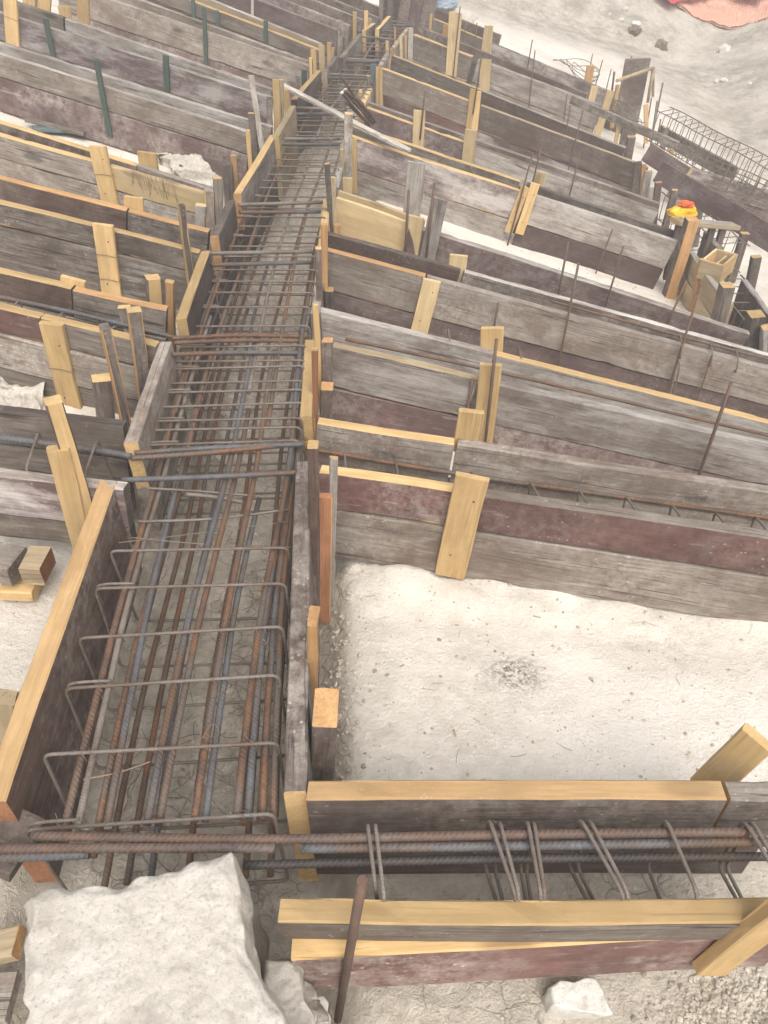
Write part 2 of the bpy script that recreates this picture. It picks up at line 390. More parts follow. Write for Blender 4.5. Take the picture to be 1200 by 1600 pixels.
def batten(P, top, bot, w, mat='yellow', back=False, d=.022, end=None, edge=None, ext=0, wire=0):
    """upright strip nailed to the wall; top/bot = surveyed middles of its ends"""
    yo = P.th+.003 if back else -.003
    t = ray_plane(top[0], top[1], P.M, yo); b = ray_plane(bot[0], bot[1], P.M, yo)
    b = b - (t-b).normalized()*ext
    y = P.M.to_3x3() @ Vector((0, 1 if back else -1, 0))
    F = frame(b, t-b, y)
    me = wood_mesh((t-b).length, 0, d, -w/2, w/2, (mat, edge or mat, end or mat), rough=.6)
    o = link('batten', me, F, P.root)
    if w > .05 and (b-CAM).length < 6:
        L = (t-b).length
        for fx, fz in ((.80, .2), (.24, -.12)):
            c_ = F @ Vector((L*fx, d, w*fz)); n_ = F.to_3x3() @ Vector((0,1,0))
            link('nail_head', tube_mesh([Vector((0,0,0)), n_*.0018], .0034, 8, 'pin'), Matrix.Translation(c_), P.root)
    for f in ([.62, .3] if wire == 2 else [.55] if wire else []):
        L = (t-b).length
        pts = [Vector((L*f, d+.003, -w/2-.004)), Vector((L*f+.004, d+.004, 0)), Vector((L*f-.003, d+.003, w/2+.004)), Vector((L*f, 0, w/2+.005))]
        bar('wire_tie', [F @ p for p in pts], .0013, 'wire', parent=P.root, n=4)
    return o
def tube_mesh(pts, r, n=8, mat='rust', closed=False):
    me = bpy.data.meshes.new('bar'); me.materials.append(M[mat])
    m = len(pts); vs, fs, uvs = [], [], []
    tang = []
    for i in range(m):
        a = pts[i-1] if (i or closed) else pts[i]; b = pts[(i+1) % m] if (i < m-1 or closed) else pts[i]
        tang.append((b-a).normalized())
    nrm = tang[0].orthogonal().normalized(); u = 0; us = []
    for i in range(m):
        t = tang[i]; nrm = (nrm - t*nrm.dot(t)).normalized(); bi = t.cross(nrm)
        if i: u += (pts[i]-pts[i-1]).length
        us.append(u)
        for j in range(n):
            a = 2*PI*j/n
            vs.append(pts[i] + (nrm*math.cos(a) + bi*math.sin(a))*r)
    rng = m if closed else m-1
    for i in range(rng):
        k = (i+1) % m
        u1 = us[k] if k else us[i] + (pts[0]-pts[i]).length
        for j in range(n):
            q = (j+1) % n
            fs.append((i*n+j, i*n+q, k*n+q, k*n+j))
            v0, v1 = j/n, (j+1)/n
            uvs += [(us[i], v0), (us[i], v1), (u1, v1), (u1, v0)]
    if not closed:
        fs.append(tuple(reversed(range(n)))); uvs += [(0, j/n) for j in reversed(range(n))]
        fs.append(tuple((m-1)*n+j for j in range(n))); uvs += [(u, j/n) for j in range(n)]
    me.from_pydata(vs, [], fs)
    ul = me.uv_layers.new(name='UVMap')
    ul.data.foreach_set('uv', [c for p in uvs for c in p])
    me.polygons.foreach_set('use_smooth', [len(p.vertices) == 4 for p in me.polygons])
    me.update()
    return me
def bar(name, pts, r, mat, parent=None, n=8, closed=False):
    o0 = pts[0].copy()
    me = tube_mesh([p-o0 for p in pts], r, n, mat, closed)
    return link(name, me, Matrix.Translation(o0), parent)
def spline(pts, k=6):
    out = []
    P = [pts[0]] + list(pts) + [pts[-1]]
    for i in range(1, len(P)-2):
        for s in range(k):
            t = s/k
            a, b, c, d = P[i-1], P[i], P[i+1], P[i+2]
            out.append(.5*((2*b) + (c-a)*t + (2*a-5*b+4*c-d)*t*t + (3*b-a-3*c+d)*t**3))
    out.append(P[-2]); return out
def rounded(pts, r, k=4):
    """closed polyline with rounded corners"""
    out = []; m = len(pts)
    for i in range(m):
        a, b, c = pts[i-1], pts[i], pts[(i+1) % m]
        d0, d1 = (a-b).normalized(), (c-b).normalized()
        p0, p1 = b+d0*r, b+d1*r
        for s in range(k+1):
            t = s/k
            out.append(p0*(1-t)**2 + b*2*t*(1-t) + p1*t*t)
    return out
G_STAKE = 'timber stakes along the formwork'
def stake(label, top, bot, w, d=None, mat='yellow', edge=None, end=None, off=0.0, ext=.25, dy=0.0, group=G_STAKE, name='wooden_stake', cat='stake', yaw=0, rough=1.0):
    """timber driven upright; top/bot = surveyed top and lowest seen middle of its front; off = height of the seen bottom"""
    b = pt(bot[0], bot[1], off)
    r = ray(top[0], top[1]); t_ = (b.y+dy)/r.y; t = CAM + r*t_
    u = (t-b).normalized(); base = b - u*ext
    yv = Matrix.Rotation(yaw, 3, 'Z') @ Vector((0, 1, 0))
    F = frame(base, u, yv)
    me = wood_mesh((t-base).length, 0, d or w*.6, -w/2, w/2, (mat, edge or mat, end or mat), rough=rough)
    return tag(link(name, me, F), label, cat, group)
G_PIN = 'steel pins driven beside the forms'
def pin(label, top, bot, d=.012, off=0.0, ext=.3, dy=0.0, mat='pin', group=G_PIN):
    b = pt(bot[0], bot[1], off)
    r = ray(top[0], top[1]); t = CAM + r*((b.y+dy)/r.y)
    u = (t-b).normalized()
    return tag(bar('steel_pin', [b-u*ext, (b-u*ext)*.5+t*.5, t], d/2, mat, n=8), label, 'rebar pin', group)
def pY(x, y, Y):
    r = ray(x, y); return CAM + r*(Y/r.y)
def loose(name, label, cat, A, B, w, d, mat, edge=None, end=None, yh=None, group=None, rough=1.0):
    F = frame(A, B-A, yh or Vector((0,0,1)))
    me = wood_mesh((B-A).length, -d, 0, -w/2, w/2, (mat, edge or mat, end or mat), rough=rough)
    return tag(link(name, me, F), label, cat, group)

# ================================================================ GROUND
def ground():
    def axis(lo, hi, step, mlo, mhi, mstep, far_lo, far_hi):
        a = [lo + step*i for i in range(int((hi-lo)/step)+1)]
        for sg, mid, far in ((1, mhi, far_hi), (-1, mlo, far_lo)):
            st, x = step, a[-1 if sg > 0 else 0]
            while sg*x < sg*far:
                st = min(st*1.12, mstep) if sg*x < sg*mid else st*1.2
                x += sg*st
                if sg > 0: a.append(x)
                else: a.insert(0, x)
        return a
    X = axis(-1.5, 2.2, .022, -4.5, 11, .085, -160, 160); Y = axis(.25, 3.6, .022, .2, 27, .085, -60, 220)
    nx, ny = len(X), len(Y)
    vs = [(x, y, ground_z(x, y)) for y in Y for x in X]
    fs = [(j*nx+i, j*nx+i+1, (j+1)*nx+i+1, (j+1)*nx+i) for j in range(ny-1) for i in range(nx-1)]
    me = bpy.data.meshes.new('ground'); me.from_pydata(vs, [], fs); me.materials.append(M['ground'])
    ca = at_z(805, 1045, -.36); cb = at_z(870, 1010, -.36)
    sv, av, bv = [], [], []
    for y in Y:
        tx = trench_x(y)
        for x in X:
            lat = abs(x-tx)
            s = 1.0*smooth((.46-lat)/.14) if -1 < y < 12.5 else 0
            if x > tx and .8 < y < 1.75: s = max(s, .62*smooth((.52-lat)/.2), .36*smooth((.80-lat)/.35), .34*smooth((1.02-y)/.25))
            if y < .95: s = max(s, .62)                       # trampled footing strip in front
            if x < tx and y < 2.4: s = max(s, .40)
            bd = max(y-13.6, (x-4.4) if y < 22 else y-13.6)
            bv.append(smooth((bd+1.5)/1.5)*.95)
            sv.append(s)
            d = math.hypot((x-ca.x)*1.0, (y-ca.y)*1.2)
            av.append(smooth((.13-d)/.12))
    for nm_, va in (('soil', sv), ('ash', av), ('bank', bv)): me.attributes.new(nm_, 'FLOAT', 'POINT').data.foreach_set('value', va)
    me.polygons.foreach_set('use_smooth', [True]*len(fs)); me.update()
    o = bpy.data.objects.new('ground', me); col.objects.link(o); o['kind'] = 'structure'
    return o
ground()

def ico(bm_list, c, r, seed, sub=1):
    bm_list.append((c, r, seed, sub))
import bmesh
_tmp = {}
def ico_template(sub):
    if sub not in _tmp:
        b = bmesh.new(); bmesh.ops.create_icosphere(b, subdivisions=sub, radius=1)
        b.verts.ensure_lookup_table()
        _tmp[sub] = ([v.co.copy() for v in b.verts], [tuple(v.index for v in f.verts) for f in b.faces]); b.free()
    return _tmp[sub]
def rocks_mesh(items, mat, amp=.35):
    vs, fs = [], []
    for c, r, sd, sub in items:
        tv, tf = ico_template(sub); o = len(vs)
        sx, sy, sz = (random.uniform(.7, 1.3) for _ in range(3)); sz *= .7
        R = Matrix.Rotation(random.uniform(0, 6.3), 3, 'Z') @ Matrix.Rotation(random.uniform(-.5, .5), 3, 'X')
        for v in tv:
            k = 1 + amp*noise.noise(v*1.4 + Vector((sd*7.7, sd*3.1, 0))) + amp*.4*noise.noise(v*4+Vector((0, sd*5, 0)))
            vs.append(c + R @ Vector((v.x*sx, v.y*sy, v.z*sz))*r*k)
        fs += [tuple(i+o for i in f) for f in tf]
    me = bpy.data.meshes.new('stones'); me.from_pydata(vs, [], fs); me.materials.append(M[mat]); me.update()
    return me
def stuff(name, me):
    o = bpy.data.objects.new(name, me); col.objects.link(o); o['kind'] = 'stuff'; return o
items = []
for i in range(3600):
    y = random.uniform(.3, 1)**1.0*6.0*random.random()**.8 + .3
    x = random.uniform(-2.2, 2.6)
    r = .0018 + .0045*random.random()**4 + y*.0006
    items.append((Vector((x, y, ground_z(x, y)+r*.25)), r, i, 1))
for i in range(2600):                       # gravel spilled in the right front corner and along the trench edge
    p = at_z(random.gauss(1175, 70), random.gauss(1575, 35), -.34)
    r = .0015 + .006*random.random()**4
    items.append((Vector((p.x, p.y, ground_z(p.x, p.y)+r*.3)), r, i, 1))
for i in range(420):
    p = at_z(512+abs(random.gauss(0, 30)), random.uniform(900, 1215), -.34)
    r = .0015 + .009*random.random()**5
    items.append((Vector((p.x, p.y, ground_z(p.x, p.y)+r*.3)), r, i, 1))
for i in range(500):
    y = random.uniform(.7, 5); x = trench_x(y)+random.uniform(-.3, .3)
    r = .002 + .008*random.random()**4
    items.append((Vector((x, y, ground_z(x, y)+r*.3)), r, i, 1))
stuff('pebbles', rocks_mesh(items, 'gravel'))
items = []
for i in range(1500):                       # rubble of the bank behind
    x = random.uniform(-2, 16); y = random.uniform(9.5, 30)
    if max(y-14.0, x-4.7) < .2: continue
    r = .015 + .10*random.random()**5
    items.append((Vector((x, y, ground_z(x, y)+r*.2)), r, i, 1))
stuff('bank_rubble', rocks_mesh(items, 'whitestone'))
# twigs and wire clippings on the soil, too many to count
vs_, fs_ = [], []
def add_tube(pts, r, n=4):
    o = len(vs_); m = len(pts)
    for i, p in enumerate(pts):
        t = (pts[min(i+1, m-1)]-pts[max(i-1, 0)]).normalized(); a = t.orthogonal().normalized(); b = t.cross(a)
        for j in range(n):
            an = 2*PI*j/n; vs_.append(p+(a*math.cos(an)+b*math.sin(an))*r)
    for i in range(m-1):
        for j in range(n): fs_.append((o+i*n+j, o+i*n+(j+1) % n, o+(i+1)*n+(j+1) % n, o+(i+1)*n+j))
for i in range(330):
    u = random.random()
    if u < .86:
        y = random.uniform(.75, 4.2); x = trench_x(y)+random.uniform(-.27, .27)
    else:
        q = at_z(random.uniform(520, 1200), random.uniform(900, 1600), -.36); x, y = q.x, q.y
    a = random.uniform(0, 6.3); l = random.uniform(.02, .10) if u < .70 else random.uniform(.008, .05); c = random.uniform(-14, 14)
    pts = []
    for s in range(6):
        pts.append(Vector((x, y, ground_z(x, y)+.001+(.009 if u < .70 else .002)*random.random())))
        x += math.cos(a)*l/5; y += math.sin(a)*l/5; a += c*l/5
    add_tube(pts, random.uniform(.0006, .0012) if u < .70 else random.uniform(.0004, .0007))
me = bpy.data.meshes.new('clippings'); me.from_pydata(vs_, [], fs_); me.materials.append(M['wire']); me.update()
stuff('wire_clippings', me)

ch_v, ch_f = [], []
for i in range(70):
    k = random.random()
    if k < .55: q = at_z(random.uniform(520, 1200), random.uniform(890, 1210), -.36)
    elif k < .8: q = at_z(random.uniform(450, 1200), random.uniform(1500, 1600), -.34)
    else:
        yv = random.uniform(.8, 3); q = Vector((trench_x(yv)+random.uniform(-.25, .25), yv, 0))
    z = ground_z(q.x, q.y)+.002; l = random.uniform(.003, .011)*(1 if random.random() < .93 else 2.5); wd = l*random.uniform(.12, .4); a = random.uniform(0, 6.3)
    R = Matrix.Rotation(a, 3, 'Z') @ Matrix.Rotation(random.uniform(-.3, .3), 3, 'Y')
    k0 = len(ch_v)
    for dz in (0, .0018):
        for sx, sy in ((-1,-1),(1,-.5),(1,1),(-.8,.7)): ch_v.append(Vector((q.x, q.y, z+dz)) + R @ Vector((sx*l/2, sy*wd/2, 0)))
    ch_f += [(k0,k0+3,k0+2,k0+1),(k0+4,k0+5,k0+6,k0+7)] + [(k0+j,k0+(j+1)%4,k0+4+(j+1)%4,k0+4+j) for j in range(4)]
me = bpy.data.meshes.new('chips'); me.from_pydata(ch_v, [], ch_f); me.materials.append(M['worn']); me.update()
stuff('wood_chips', me)

# ================================================================ MAIN TRENCH CAGE
def tangent(Y):
    a = Vector((trench_x(Y-.15), Y-.15, 0)); b = Vector((trench_x(Y+.15), Y+.15, 0)); return (b-a).normalized()
cage = empty('rebar_cage', Vector((trench_x(2), 2, -.44)))
tag(cage, 'long rusty rebar cage lying in the trench that runs away from the viewer', 'rebar cage')
ST_Y = [1282,1170,1065,987,915,857,690,668,655,631,611,596,575,562,540,509,478,456,438,421,402,384,368,353,338,326,307,294,284,272,261,249,241,
        230,213,206,197,190,183,161,156,150,144,138,133,127]
yy = sorted(at_z(600, p, -.04).y for p in ST_Y)
keep = []
for v in yy:
    if not keep or v-keep[-1] > .035: keep.append(v)
v = keep[-1]
while v < 10.2: v += .20; keep.append(v)
HW = .243
def cl0(v, lat, z):
    t = tangent(v); return Vector((trench_x(v), v, z)) + Vector((t.y, -t.x, 0))*lat
for i, v in enumerate(keep):
    c = Vector((trench_x(v), v, -.04 + random.uniform(-.006, .004))); t = tangent(v)
    sway = random.uniform(-.02, .02)
    sd = Vector((t.y, -t.x, 0)); sd = (sd + t*sway).normalized()
    w = HW + random.uniform(-.006, .006); r = .0042
    tl, tr_ = c - sd*w, c + sd*w
    dn = Vector((random.uniform(-.01,.01), random.uniform(-.03,.03), -.30))
    loop = rounded([tl, tr_, tr_+dn, tl+dn], .02, 4 if v < 4 else 2)
    bar('stirrup', loop, r, 'thin', cage, n=8 if v < 3 else 5, closed=True)
    if v < 4.5 and i % 2 == 0:     # hooked tail of the closed loop
        tail = [tl + dn*.25 + t*.012, tl + dn*.06 + t*.012, tl + sd*.02 + t*.012 + Vector((0,0,.002)), tl + sd*.10 + t*.014]
        bar('stirrup_hook', spline(tail, 4), r*.95, 'thin', cage, n=6)
def cl(v, lat, z):
    t = tangent(v); return Vector((trench_x(v), v, z)) + Vector((t.y, -t.x, 0))*lat
def run(l0, l1, y0, y1, z, r, mat, dz=0, n=9):
    m = max(6, int((y1-y0)/.12)); ph = random.random()*9
    pts = [cl(y0+(y1-y0)*i/m, l0+(l1-l0)*i/m+.006*math.sin(i*.35+ph), z+dz*i/m+.006*math.sin(i*.27+ph)) for i in range(m+1)]
    bar('longitudinal_bar', pts, r, mat, cage, n=n)
ZT = -.054
tv_, tf_ = [], []
def tie_loop(c, t, sd):
    n0 = len(tv_); m = 9; ax = (t+sd).normalized(); bx = (t-sd).normalized()
    pts = [c + bx*(.0135*math.cos(k/(m-1)*2*PI)) + Vector((0,0,.0155*math.sin(k/(m-1)*2*PI)-.008)) + ax*(.004*(k/(m-1)-.5)) for k in range(m)]
    pts.append(pts[-1] + Vector((random.uniform(-.012,.012), random.uniform(-.012,.012), random.uniform(.0,.02))))
    for k, p in enumerate(pts):
        d = (pts[min(k+1, m)]-pts[max(k-1, 0)]).normalized(); a = d.orthogonal().normalized(); b = d.cross(a)
        for j in range(4): tv_.append(p + (a*math.cos(j*PI/2) + b*math.sin(j*PI/2))*.0009)
    for k in range(m):
        for j in range(4): tf_.append((n0+k*4+j, n0+k*4+(j+1) % 4, n0+(k+1)*4+(j+1) % 4, n0+(k+1)*4+j))
for v in keep:
    if v > 3.6: break
    for l in (-.168,-.15,-.095,0,.02,.092,.172,.195):
        if random.random() < .6:
            t = tangent(v); tie_loop(cl0(v, l+random.uniform(-.006,.006), -.042), t, Vector((t.y,-t.x,0)))
me = bpy.data.meshes.new('ties'); me.from_pydata(tv_, [], tf_); me.materials.append(M['wire']); me.update()
o = link('tie_wires', me, Matrix.Translation(Vector((0,0,0))), cage); o['kind'] = 'stuff'
# upper layer: (lateral near, lateral far, from, to, z, radius, colour)
for a in [(-.168,-.190,.74,2.55,ZT,.0085,'rust'), (-.148,-.172,.74,2.9,ZT-.004,.008,'thin'),
          (-.090,-.120,.74,2.35,ZT,.008,'blue'), (-.106,-.11,.74,1.9,ZT-.012,.008,'rust'),
          (-.004,.045,.74,2.7,ZT,.0088,'blue'), (.018,.06,.74,2.2,ZT-.006,.0085,'rust'),
          (.088,.125,.74,2.6,ZT,.0085,'rust'), (.100,.14,.74,1.75,ZT-.012,.008,'blue'),
          (.170,.205,.74,1.62,ZT,.009,'rust'), (.192,.222,.74,2.9,ZT-.006,.0088,'blue'), (.214,.232,.74,1.9,ZT-.02,.008,'rust'),
          (-.185,-.19,2.2,10.3,ZT,.008,'rust'), (-.112,-.10,1.95,10.3,ZT,.008,'rust'), (-.20,-.205,1.9,4.6,ZT-.012,.008,'thin'),
          (.05,.02,2.3,10.3,ZT,.008,'thin'), (.135,.12,2.1,10.3,ZT-.004,.008,'rust'), (.225,.215,2.4,6,ZT-.01,.008,'rust'),
          (-.13,-.1,2.3,4.0,ZT-.02,.008,'thin'), (.180,.21,.74,1.5,ZT-.026,.0085,'rust'), (.205,.225,.74,2.2,ZT-.03,.008,'blue'),
          (.230,.24,.74,2.1,ZT-.03,.008,'rust')]:
    run(*a)
for a in [(-.15,-.17,.74,5,-.32,.008,'rust'), (-.06,-.09,.74,4,-.325,.008,'blue'), (.03,.02,.74,5,-.32,.008,'rust'),
          (-.22,-.2,.9,4,-.17,.006,'blue'), (.15,.14,.74,6,-.325,.008,'rust'),
          (.225,.21,.8,5,-.18,.007,'rust'), (.21,.2,.74,4,-.32,.008,'rust'), (-.10,-.13,.74,3.5,-.31,.008,'rust'), (-.19,-.2,.8,5,-.31,.008,'pin')]:
    run(*a)
# leaning and kinked loose stirrup plus tie wires
for a, b, r in (((215,815),(450,796),.0042), ((205,840),(455,855),.0016), ((185,848),(450,815),.0014), ((220,762),(400,775),.004),
                ((290,772),(380,785),.007), ((130,1218),(235,1190),.0016)):
    A, B_ = pt(a[0], a[1], -.045), pt(b[0], b[1], -.045)
    mid = (A+B_)/2 + Vector((0, random.uniform(-.02,.02), -.012))
    bar('tie_wire' if r < .002 else 'cross_tie', spline([A, mid, B_], 5), r, 'wire' if r < .002 else 'thin', cage, n=6)
for i in range(26):
    v = random.uniform(.8, 3.4); l = random.choice([-.17,-.1,.02,.1,.19]); c = cl(v, l, -.045)
    pts = [c + Vector((random.uniform(-.02,.02), random.uniform(-.02,.02), random.uniform(-.03,.012))) for _ in range(4)]
    bar('tie_wire', spline(pts, 3), .0009, 'wire', cage, n=4)

# ================================================================ BARS / CAGES OF THE CROSS FOOTINGS
G_X = 'cages of the cross footings'
def P3(p, z): return pt(p[0], p[1], z)
def cross_cage(label, bars, stirrups=(), depth=.2):
    a = P3(bars[0][0][0], bars[0][1])
    root = empty('rebar_cage', a - Vector((0, 0, .25))); tag(root, label, 'rebar cage', G_X)
    for pts, z, r, mat in bars:
        q = [P3(p, z) for p in pts]
        bar('longitudinal_bar', spline(q, 8) if len(q) > 2 else [q[0].lerp(q[1], k/8) for k in range(9)], r, mat, root, n=10)
    for f, n_, z in stirrups:
        A, B_ = P3(f, z), P3(n_, z)
        dn = Vector((.01, 0, -depth))
        bar('stirrup', rounded([A, B_, B_+dn, A+dn], .022, 5), .0040, 'thin', root, n=7, closed=True)
    return root
# front footing: near the viewer, runs off to the right
cross_cage('rebar cage of the front footing with thick ribbed bars, behind the broken concrete block',
    [([(50,1306),(420,1311),(800,1304),(1168,1300)], -.005, .0090, 'rust2'),
     ([(-40,1326),(200,1325),(430,1325)], -.008, .0092, 'rust2'), ([(470,1326),(800,1322),(1240,1315)], -.012, .0088, 'blue'),
     ([(-40,1342),(140,1334)], -.02, .0095, 'blue'),
     ([(380,1352),(800,1342),(1240,1338)], -.05, .0085, 'dim'), ([(500,1440),(1240,1420)], -.17, .0085, 'pin')],
    [((586,1284),(600,1401),.011), ((764,1278),(806,1401),.011), ((780,1280),(812,1401),.010), ((824,1280),(846,1401),.011), ((834,1281),(852,1401),.010),
     ((906,1277),(976,1401),.011), ((920,1278),(984,1401),.010), ((1040,1278),(1092,1401),.011), ((1162,1280),(1235,1401),.011), ((1174,1280),(1242,1401),.010), ((574,1284),(586,1380),.010)], .2)
cross_cage('ribbed bars and stirrups inside the footing left and right of the yellow-topped trench board',
    [([(-30,680),(110,698),(206,713)], -.035, .0105, 'blue'), ([(190,750),(330,745),(468,738)], -.015, .0085, 'blue'),
     ([(206,716),(330,707),(476,692)], -.018, .0085, 'rust'), ([(210,708),(330,700),(474,694)], -.015, .0080, 'blue'),
     ([(478,700),(700,738),(960,775),(1240,815)], -.09, .0085, 'rust'), ([(500,742),(700,765),(1240,850)], -.22, .008, 'rust')],
    [((828,752),(850,790),-.05), ((905,765),(928,805),-.05), ((978,775),(1003,812),-.05), ((1050,788),(1072,822),-.05),
     ((1118,800),(1142,830),-.05), ((1180,806),(1205,838),-.05), ((735,735),(757,765),-.05), ((618,716),(622,748),-.05), ((538,706),(540,728),-.05),
     ((60,674),(40,735),-.02), ((152,686),(130,748),-.02)], .18)
cross_cage('thin rusty bar with tie ends peeping out behind the knotty grey plank',
    [([(860,470),(1087,532),(1240,572)], .004, .006, 'rust')], [((1062,522),(1066,540),.02), ((1110,536),(1114,552),.02), ((1150,546),(1154,562),.02)], .08)
cross_cage('two thick rusty bars crossing the trench at the dark-stained stakes on its left',
    [([(-30,458),(130,492),(276,528)], -.05, .009, 'blue'), ([(268,529),(370,524),(482,526)], -.015, .008, 'rust'),
     ([(272,536),(370,532),(480,533)], -.02, .008, 'rust'), ([(268,554),(370,551),(478,552)], -.015, .0085, 'blue'),
     ([(540,530),(782,582),(1020,638),(1240,690)], -.008, .007, 'rust')],
    [((98,486),(84,510),-.03), ((180,508),(160,532),-.03), ((30,468),(20,480),-.03), ((700,512),(703,533),.005), ((810,540),(815,560),.01), ((1060,560),(1062,574),.01)], .2)
for lab, ps in (('pair of thick bars crossing the trench at the thin split stake left of it', [((328,396),(488,393)), ((330,414),(487,410))]),
                ('pair of thick bars crossing the trench beside the dark blunt-ended board', [((372,320),(504,316)), ((374,332),(500,331))]),
                ('pair of pale thick bars crossing the trench just nearer than the loose grey lath', [((436,217),(530,217)), ((432,225),(530,226))]),
                ('pair of thick bars crossing the trench under the loose grey lath', [((463,168),(541,172)), ((462,178),(540,178))]),
                ('pair of bars crossing the trench beyond the bundle of rods', [((502,115),(578,119)), ((506,121),(576,123))]),
                ('pair of bars crossing the far trench left of the short far planks', [((530,91),(598,95)), ((531,95),(597,97))]),
                ('pair of bars crossing the trench near its dark far end box', [((560,57),(614,61)), ((566,48),(626,49))]),
                ('last bars crossing the trench in front of its dark end box', [((606,33),(648,38)), ((612,39),(650,42))])):
    cross_cage(lab, [([a, b], -.018, .009, ['thin', 'blue', 'rust'][i]) for i, (a, b) in enumerate(ps)])

# ================================================================ BOARDS LINING THE MAIN TRENCH
G_T = 'boards lining the long trench'
def tboard(label, near, far, top, face, end, h=.19, rows=2, right=False, off=.0, th=.04, low=None, bow=0):
    p, q = pt(near[0], near[1], off), pt(far[0], far[1], off)
    if right: p, q = q, p
    x = q-p; F = frame(p, x, Vector((0,0,1)).cross(x))
    root = empty('trench_board', (p+q)/2 - Vector((0,0,.42))); tag(root, label, 'formwork', G_T)
    z = 0
    for i in range(rows):
        me = wood_mesh(x.length, 0, th, -h+.002, -.001, (face if not i else (low or face), top if not i else (low or face), end if (not i or near[1] > 1200) else (low or face)), bow=bow)
        link('plank', me, F @ Matrix.Translation((0, (.004 if i else 0), z)), root)
        z -= h
    return root
tboard('long board with fresh yellow top edge lining the left of the trench nearest the viewer', (8,1252), (182,750), 'amber', 'darkbrown', 'rusty', low='purple', off=.0, th=.05)
tboard('weathered grey board with a yellow sawn end left of the trench', (215,690), (268,533), 'grey', 'grey', 'yellow', th=.042, off=.02)
tboard('board with yellow top and dark face left of the trench, above the grey weathered one', (291,497), (328,392), 'yellow', 'dark', 'yellow', off=.02)
tboard('dark short board with orange end grain left of the trench', (341,368), (367,312), 'dark', 'dark', 'orange', off=.03)
tboard('yellow-topped board with white scrapes on its dark face left of the trench', (377,302), (431,211), 'yellow', 'mottled', 'orange', off=.03)
tboard('chunky worn board whose near end shows yellow, left of the trench by the loose lath', (436,212), (462,165), 'worn', 'worn', 'yellow', off=.05)
tboard('board with nibbled yellow top edge and dark face beyond the loose lath', (463,155), (501,110), 'yellow', 'dark', 'dark', off=.03)
tboard('grey board with pale end left of the far trench behind two yellow stakes', (511,113), (528,88), 'grey', 'grey', 'worn', off=.03)
tboard('long grey board left of the far trench near the upright dark stake', (536,90), (566,53), 'grey', 'grey', 'dark', off=.03)
tboard('thin yellow-edged board lining the far left of the trench', (572,47), (587,36), 'yellow', 'purple', 'yellow', off=.03)
tboard('last yellow-topped board left of the trench near the dark end box', (592,45), (611,25), 'yellow', 'dark', 'yellow', off=.03)
tboard('long narrow dark-topped board lining the right of the trench nearest the viewer', (443,1238), (463,722), 'dark', 'dark', 'yellow', right=True, off=.0, th=.045)
tboard('short orange-yellow board right of the trench between grey planks', (468,650), (476,531), 'yellow', 'orange', 'yellow', right=True, off=.0, h=.1)
tboard('narrow grey board right of the trench behind thin stakes', (484,490), (498,388), 'silver', 'dark', 'grey', right=True, off=.0)
tboard('short yellow board right of the trench beside the raw yellow panel', (496,385), (505,310), 'yellow', 'yellow', 'yellow', right=True, off=.0)
tboard('grey board right of the trench at the big grey stake', (519,292), (541,192), 'silver', 'grey', 'grey', right=True, off=.0)
tboard('light board right of the trench below the bundle of rods', (562,160), (574,138), 'yellow', 'worn', 'yellow', right=True, off=.0)
tboard('far narrow grey board lining the right of the trench', (581,118), (602,82), 'grey', 'grey', 'grey', right=True, off=.0)
tboard('farthest pale board lining the right of the trench', (610,75), (634,43), 'worn', 'grey', 'yellow', right=True, off=.0)

# ================================================================ FOOTING FORMS, RIGHT SIDE
# front footing
P = panel('lower reddish plank with yellow top at the bottom of the picture', (455,1498), (1240,1459), [(.17,'red')], 'yellow', 'yellow', (-.085,-.085), th=.05)
panel('upper yellow-topped plank laid along the front footing above the reddish plank', (434,1440), (1240,1440), [(.082,'grey')], 'yellow', 'worn', (0,0), th=.042)
panel('orange-yellow topped dark plank on the far side of the front footing', (479,1251), (1240,1248),
      [(.16,[(0,.868,'dark','amber'),(.872,1,'mottled','grey')]), (.17,'dark')], 'yellow', 'yellow', th=.042)
# first cross footing
panel('nearest cross form: reddish plank over grey plank standing on the pale ground', (499,737), (1420,875),
      [(.145,[(0,738,'red','yellow'),(739,1,'red','grey')]), (.20,'grey')], 'yellow', 'yellow',
      battens=[((739,741),(703,894),.098,'yellow')])
panel('far side of the nearest cross form with yellow edge and wide grey plank', (496,661), (1420,803),
      [(.17,[(0,712,'grey','yellow'),(715,1,'grey','grey')]), (.2,'grey')], 'yellow', 'yellow',
      battens=[((737,645),(727,705),.085,'yellow',True)])
# second
RC0 = panel('near side of the second cross form: pale lime-smeared plank over purple-brown plank', (520,541), (1420,746),
      [(.19,[(0,748,'white','worn'),(764,1,'white','white')]), (.21,'purple')], 'worn', 'grey',
      battens=[((767,567),(752,705),.085,'yellow')])
RC1 = panel('far side of the second cross form, whitewashed left and yellow-edged right', (499,486), (1420,713),
      [(.16,[(0,774,'white','white'),(776,1,'white','yellow')]), (.20,'mottled')], 'yellow', 'grey',
      battens=[((769,514),(766,600),.098,'yellow',True)])
